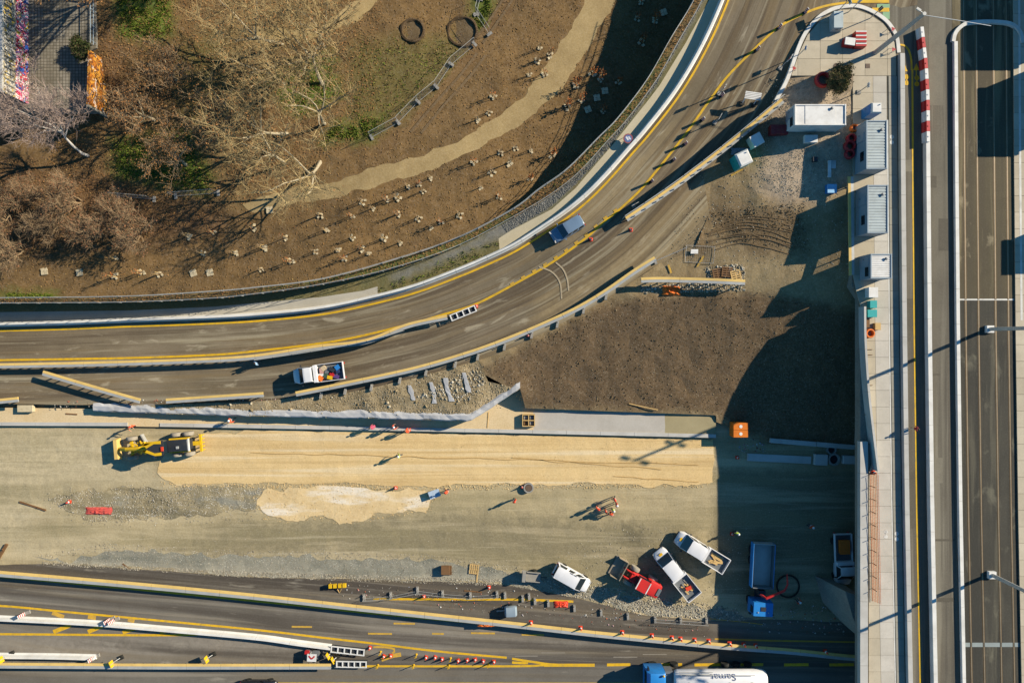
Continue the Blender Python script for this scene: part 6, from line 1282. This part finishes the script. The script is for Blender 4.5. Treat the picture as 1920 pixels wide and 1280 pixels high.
# low ring mounds and planting bed in the park
for px, py, r_, lb in ((774,58,1.3,'smaller dark earth ring around a planting pit'), (867,60,1.7,'larger earth ring around a planting pit beside the wheel ruts')):
    t = thing('planting_pit', lb, 'planting pit', G(px, py, 'park')); MB().tube([(r_*math.cos(a), r_*math.sin(a), .08+.04*math.sin(3*a)) for a in np.linspace(0, 2*math.pi, 31)], [.22+.05*math.sin(5*k) for k in range(31)], 7).build('earth_rim', M_rim, t, smooth=True); MB().lathe((0, 0, 0), [(r_*.95, 0), (r_*.9, .07)], 20).build('pit_floor', M_earthside, t)
# fence along the planting strip
def rail_fence(px, zone, label, h, wires, dx=0):
    ln = wline(px, zone, .8); L = ln[0].copy(); t = thing('strip_fence', label, 'fence', L); loc = [p-L for p in ln]
    for zz in wires:
        for sg in cutline(loc, 8): MB().tube([p+Vector((0, 0, zz)) for p in sg], .035, 5).build('rail', M_galv, t)
    for p in loc[::3]: MB().tube([p, p+Vector((0, 0, h))], .035, 5).build('post', M_galv, t)
rail_fence(F_PX[1:-1], 'strip', 'thin metal fence along the park side of the planting strip', 1.1, (1.05, .5)); rail_fence(S_PX[1:-1], 'strip', 'thin metal fence along the road side of the planting strip', 1.0, (.98,))
# wheel ruts and tyre tracks pressed into the soil
def ruts(lines, zone, mat, parent, w=.3, dz=.1):
    for px in lines: stripe(px, zone, w, mat, parent, 'tyre_track', dz)
M_rut = soil('rut_soil', '755f41', '665236', '836c4b', .6, 5, .8); M_rut2 = soil('pale_rut', '9c8660', '8b7754', 'a8926c', .6, 5, .6)
rr_ = random.Random(77)
ruts([[(1335+rr_.uniform(-10,10),425+5*k+rr_.uniform(-3,3)),(1390,409+5.5*k+rr_.uniform(-5,5)),(1440,404+7*k+rr_.uniform(-5,5)),(1470+rr_.uniform(0,25),412+8.5*k+rr_.uniform(-4,4))] for k in range(9)], 'yard', M_rut, GROUND['yard_ground'], .11, .05)
ruts([[(895,70),(925,28),(955,-20)],[(905,82),(938,35),(972,-15)],[(770,248),(815,195),(860,145),(895,100)],[(790,250),(835,195),(880,145),(910,105)]], 'park', M_rut, GROUND['dirt_track'], .3, .07)
ruts([[(1010,500),(1035,510),(1050,530),(1053,560)],[(1042,492),(1056,505),(1064,525),(1066,545)]], 'ramp', paint('pale_tyre_mark', 'b09f80', .9, '8d7d64', .6, 2), RR, .18, .034)
ruts([[(470+30*k, 848+.8*k+rr_.uniform(-1.5, 1.5)) for k in range(29)],[(960+28*k, 859+2*k+rr_.uniform(-1.5, 1.5)) for k in range(11)],[(1150+20*k, 893+1.2*k+rr_.uniform(-1, 1)) for k in range(9)]], 'sand', soil('sand_ridge', 'c9a468', 'bf985a', 'd3ae72', .6, 5, .6), GROUND['sand_bed'], .09, .05)
# strips of geotextile left on the rubble slope
for i, (xa, ya, xb, yb_) in enumerate(((768,722,776,750),(808,716,815,756),(836,708,848,752),(870,698,880,735))):
    ln = wline([(xa, ya), ((xa+xb)/2+3*math.sin(i*2.1), (ya+yb_)/2), (xb, yb_)], 'yard', .4, .13); L = ln[0].copy(); m = MB(); secs = []
    for k, p in enumerate(ln):
        w = .2+.3*abs(mnoise.noise(Vector((k*.8, i*3.1, 0)))); q = p-L; secs.append([q+Vector((-w, 0, .0+.03*mnoise.noise(Vector((k*.7, i, 1))))), q+Vector((0, 0, .01+.03*mnoise.noise(Vector((k*.9, i, 5))))), q+Vector((w*.9, 0, .0)), q+Vector((w*.8, 0, -.06)), q+Vector((-w*.8, 0, -.06))])
    m.loft(secs)
    o = m.build('geotextile_strip', M_geo, None, L); tag(o, 'pale grey geotextile strip hanging down the rubble slope', 'strip', 'geotextile strips on the rubble slope')
# ------------------------------------------------------------------ loose stuff: stones, clods, leaves
def scatter(name, spec, mat, seed, kind='stone', label=None):
    r = random.Random(seed); mb = MB()
    for poly, zone, n, s0, s1 in spec:
        xs = [p[0] for p in poly]; ys_ = [p[1] for p in poly]; pts = []
        while len(pts) < n:
            cx = np.array([r.uniform(min(xs), max(xs)) for _ in range(n)]); cy = np.array([r.uniform(min(ys_), max(ys_)) for _ in range(n)]); k = inpoly(cx, cy, poly); pts += list(zip(cx[k], cy[k]))
            if not k.any(): break
        a = np.array(pts[:n])
        if zone == 'park': a = a[~(inpoly(a[:, 0], a[:, 1], PATH1) | inpoly(a[:, 0], a[:, 1], PATH2) | ((a[:, 0] < 185) & (a[:, 1] < 205)) | ((a[:, 0] < 95) & (a[:, 1] < 295)))]
        pts = a.tolist(); zz = ZF[zone](a[:, 0], a[:, 1])
        nh = {'park': .1, 'yard': .13, 'sand': .03, 'low': .07, 'strip': .05, 'ramp': .05}.get(zone, 0)
        for (x, y), z in zip(pts, zz):
            c = P(x, y, float(z)); c.z += bumpz(c.x, c.y, nh)+.01; s = s0+(s1-s0)*r.random()**3
            if kind == 'stone':
                R = Matrix.Rotation(r.uniform(0, 6.28), 3, 'Z'); v = [c+R @ Vector(q)*s for q in ((1, 0, .1), (-.9, .1, .05), (.1, .8, .1), (0, -.85, .05), (.1, .1, .75), (0, 0, -.3))]
                mb.add(v, [(0, 2, 4), (2, 1, 4), (1, 3, 4), (3, 0, 4), (2, 0, 5), (1, 2, 5), (3, 1, 5), (0, 3, 5)])
            else:
                x_ = Vector((r.gauss(0, 1), r.gauss(0, 1), r.gauss(0, .35))).normalized(); y_ = x_.cross(Vector((0, 0, 1))).normalized(); c = c+Vector((0, 0, .09)); mb.add([c-x_*s, c+y_*s*.6, c+x_*s, c-y_*s*.6], [(0, 1, 2, 3)])
    o = mb.build(name, mat, fix=False); o['kind'] = 'stuff'; return o
def sm_ring(poly, d):
    cx = sum(p[0] for p in poly)/len(poly); cy = sum(p[1] for p in poly)/len(poly); return [(x+d*(1 if x > cx else -1), y+d*(1 if y > cy else -1)) for x, y in poly]
def rndmat(name, cols):
    t = NT(name); g_ = t.n('ShaderNodeNewGeometry'); t.l(t.ramp(g_.outputs['Random Per Island'], [(i/(len(cols)-1), C(h)) for i, h in enumerate(cols)]), t.b.inputs['Base Color']); t.b.inputs['Roughness'].default_value = .95; return t.m
M_st = rndmat('mixed_stones', ['b5a88c', '948a72', 'd2c8b2', '7d7462', 'a5977a']); M_cl = rndmat('earth_clods', ['7d623c', '6a5132', '917349', '5a452b', 'a5854f']); M_ll = rndmat('fallen_leaves', ['8f6638', '7a5230', 'a87c48', '6b4a2c', 'b8905a']); M_cl2 = rndmat('dark_clods', ['67553a', '57472f', '7b6848', '4a3c28', '9a8766']); M_sc = rndmat('sand_lumps', ['d3b178', 'e4c791', 'c49f63'])
PARKP = F_s + [(1330,-60),(-60,-60),(-60,560)]
scatter('gravel', [(SURF[19][2], 'low', 8000, .02, .07), ([(80,1052),(480,1072),(960,1086),(1100,1108),(1330,1148),(1400,1162),(1080,1120),(960,1098),(480,1083),(80,1058)], 'low', 8000, .025, .1), ([(1000,1080),(1380,1140),(1400,1165),(1200,1152),(1050,1112)], 'low', 2400, .035, .16)], M_st, 1)
scatter('broken_stones', [(SURF[20][2], 'low', 2200, .02, .1), ([(860,700),(900,690),(910,720),(880,750),(780,745)], 'yard', 400, .06, .24), ([(1320,500),(1395,495),(1398,545),(1200,550),(1200,535),(1330,530)], 'yard', 1100, .05, .2)], M_st, 2)
scatter('rubble', [(SURF[12][2], 'yard', 9000, .02, .1), (SURF[12][2], 'yard', 120, .1, .3)], rndmat('rubble_stones', ['b9a684', '9a8763', 'd0c2a4', '7d6c4c', 'a89470', '66583e']), 12)
scatter('yard_gravel', [([(1440,150),(1600,142),(1600,330),(1540,385),(1420,350)], 'yard', 7000, .025, .08), ([(1300,330),(1460,200),(1600,330),(1590,520),(1400,500),(1250,490)], 'yard', 2500, .025, .09)], M_st, 3)
scatter('earth_clods', [(PARKP, 'park', 30000, .035, .12)], M_cl, 4); scatter('mound_clods', [(TINT['a_mound'][0], 'yard', 5000, .03, .12), ([(1330,395),(1510,380),(1520,470),(1350,450)], 'yard', 1500, .03, .12)], M_cl2, 5)
scatter('leaf_litter', [([(180,-40),(720,-40),(700,240),(480,380),(200,470),(-40,480),(-40,300),(180,230)], 'park', 15000, .06, .13), (PARKP, 'park', 6000, .05, .11), (S_s+F_s[::-1], 'strip', 3500, .06, .12)], M_ll, 6, 'leaf')
scatter('debris', [([(640,1095),(960,1105),(1330,1168),(1330,1195),(960,1152),(640,1122)], 'motor', 450, .03, .14), ([(100,752),(560,742),(560,756),(100,764)], 'ramp', 250, .03, .12), ([(1400,1140),(1590,1130),(1600,1190),(1400,1185)], 'motor', 200, .04, .16), ([(1380,770),(1440,800),(1440,850),(1385,850)], 'low', 160, .05, .18)], rndmat('mixed_debris', ['d8d4ca', '8c8576', 'b8b2a4', '6a5c48', 'c46a4a', 'a8b4bc']), 14)
scatter('stray_gravel', [([(70,1040),(200,1018),(420,1030),(800,1038),(1000,1066),(1200,1110),(1130,1108),(800,1050),(420,1042),(200,1032),(90,1048)], 'low', 2600, .025, .09), ([(70,930),(140,912),(380,904),(500,908),(480,975),(330,985),(200,990),(110,970)], 'low', 1500, .025, .1), ([(1140,980),(1400,1000),(1400,1150),(1200,1130),(1000,1075)], 'low', 1500, .025, .09), ([(0,800),(1600,900),(1600,1140),(0,1040)], 'low', 2500, .02, .06)], M_st, 13)
scatter('sand_lumps', [(sm_ring(SURF[17][2], 5), 'low', 3500, .02, .08), (sm_ring(SURF[18][2], 7), 'low', 3000, .02, .1), (SURF[17][2], 'sand', 1500, .02, .06), (SURF[18][2], 'sand', 700, .03, .09), ([(300,902),(830,906),(1330,902),(1330,914),(830,918),(300,912)], 'low', 2600, .03, .11)], M_sc, 7)
scatter('strip_stones', [([(950,436),(1035,386),(1085,340),(1140,280),(1226,166),(1320,0),(1312,0),(1215,165),(1130,270),(1035,368),(940,420)], 'ramp', 5000, .04, .11)], rndmat('grey_stones', ['77746a', '8d8a80', '5f5e57', 'a5a298']), 8)
GR = rndmat('grass_blades', ['64751f', '52661a', '76842c', '8a8a3a']); 
def sdk(x, y, poly): return float(sdist(np.array([x]), np.array([y]), poly)[0])
def grass(name, spec, seed):
    r = random.Random(seed); mb = MB()
    for poly, zone, n in spec:
        xs = [p[0] for p in poly]; ys_ = [p[1] for p in poly]; cx = np.array([r.uniform(min(xs), max(xs)) for _ in range(n)]); cy = np.array([r.uniform(min(ys_), max(ys_)) for _ in range(n)]); k = inpoly(cx, cy, poly); cx, cy = cx[k], cy[k]; zz = ZF[zone](cx, cy)
        for x, y, z in zip(cx, cy, zz):
            if mnoise.noise(Vector((x*.05, y*.05, 2))) < -.12 or r.random() > sdk(x, y, poly)/(14 if zone == 'park' else 3): continue
            c = P(x, y, float(z)); a = r.uniform(0, 6.28); w = .05; d = Vector((math.cos(a), math.sin(a), 0)); e = c+Vector((r.gauss(0, .1), r.gauss(0, .1), r.uniform(.12, .3))); mb.add([c-d*w, c+d*w, e], [(0, 1, 2)])
    o = mb.build(name, GR, fix=False); o['kind'] = 'stuff'
grass('grass', [(p, 'park', 5500) for p in TINT['a_grass']]+[(TINT['a_olive'][0], 'park', 2500), ([(708,556),(940,470),(935,450),(870,470),(760,515),(708,540)], 'ramp', 3500), ([(480,543),(860,452),(1000,370),(1090,300),(1150,240),(1160,250),(1100,325),(960,408),(730,504),(480,550)], 'strip', 5000)], 9)
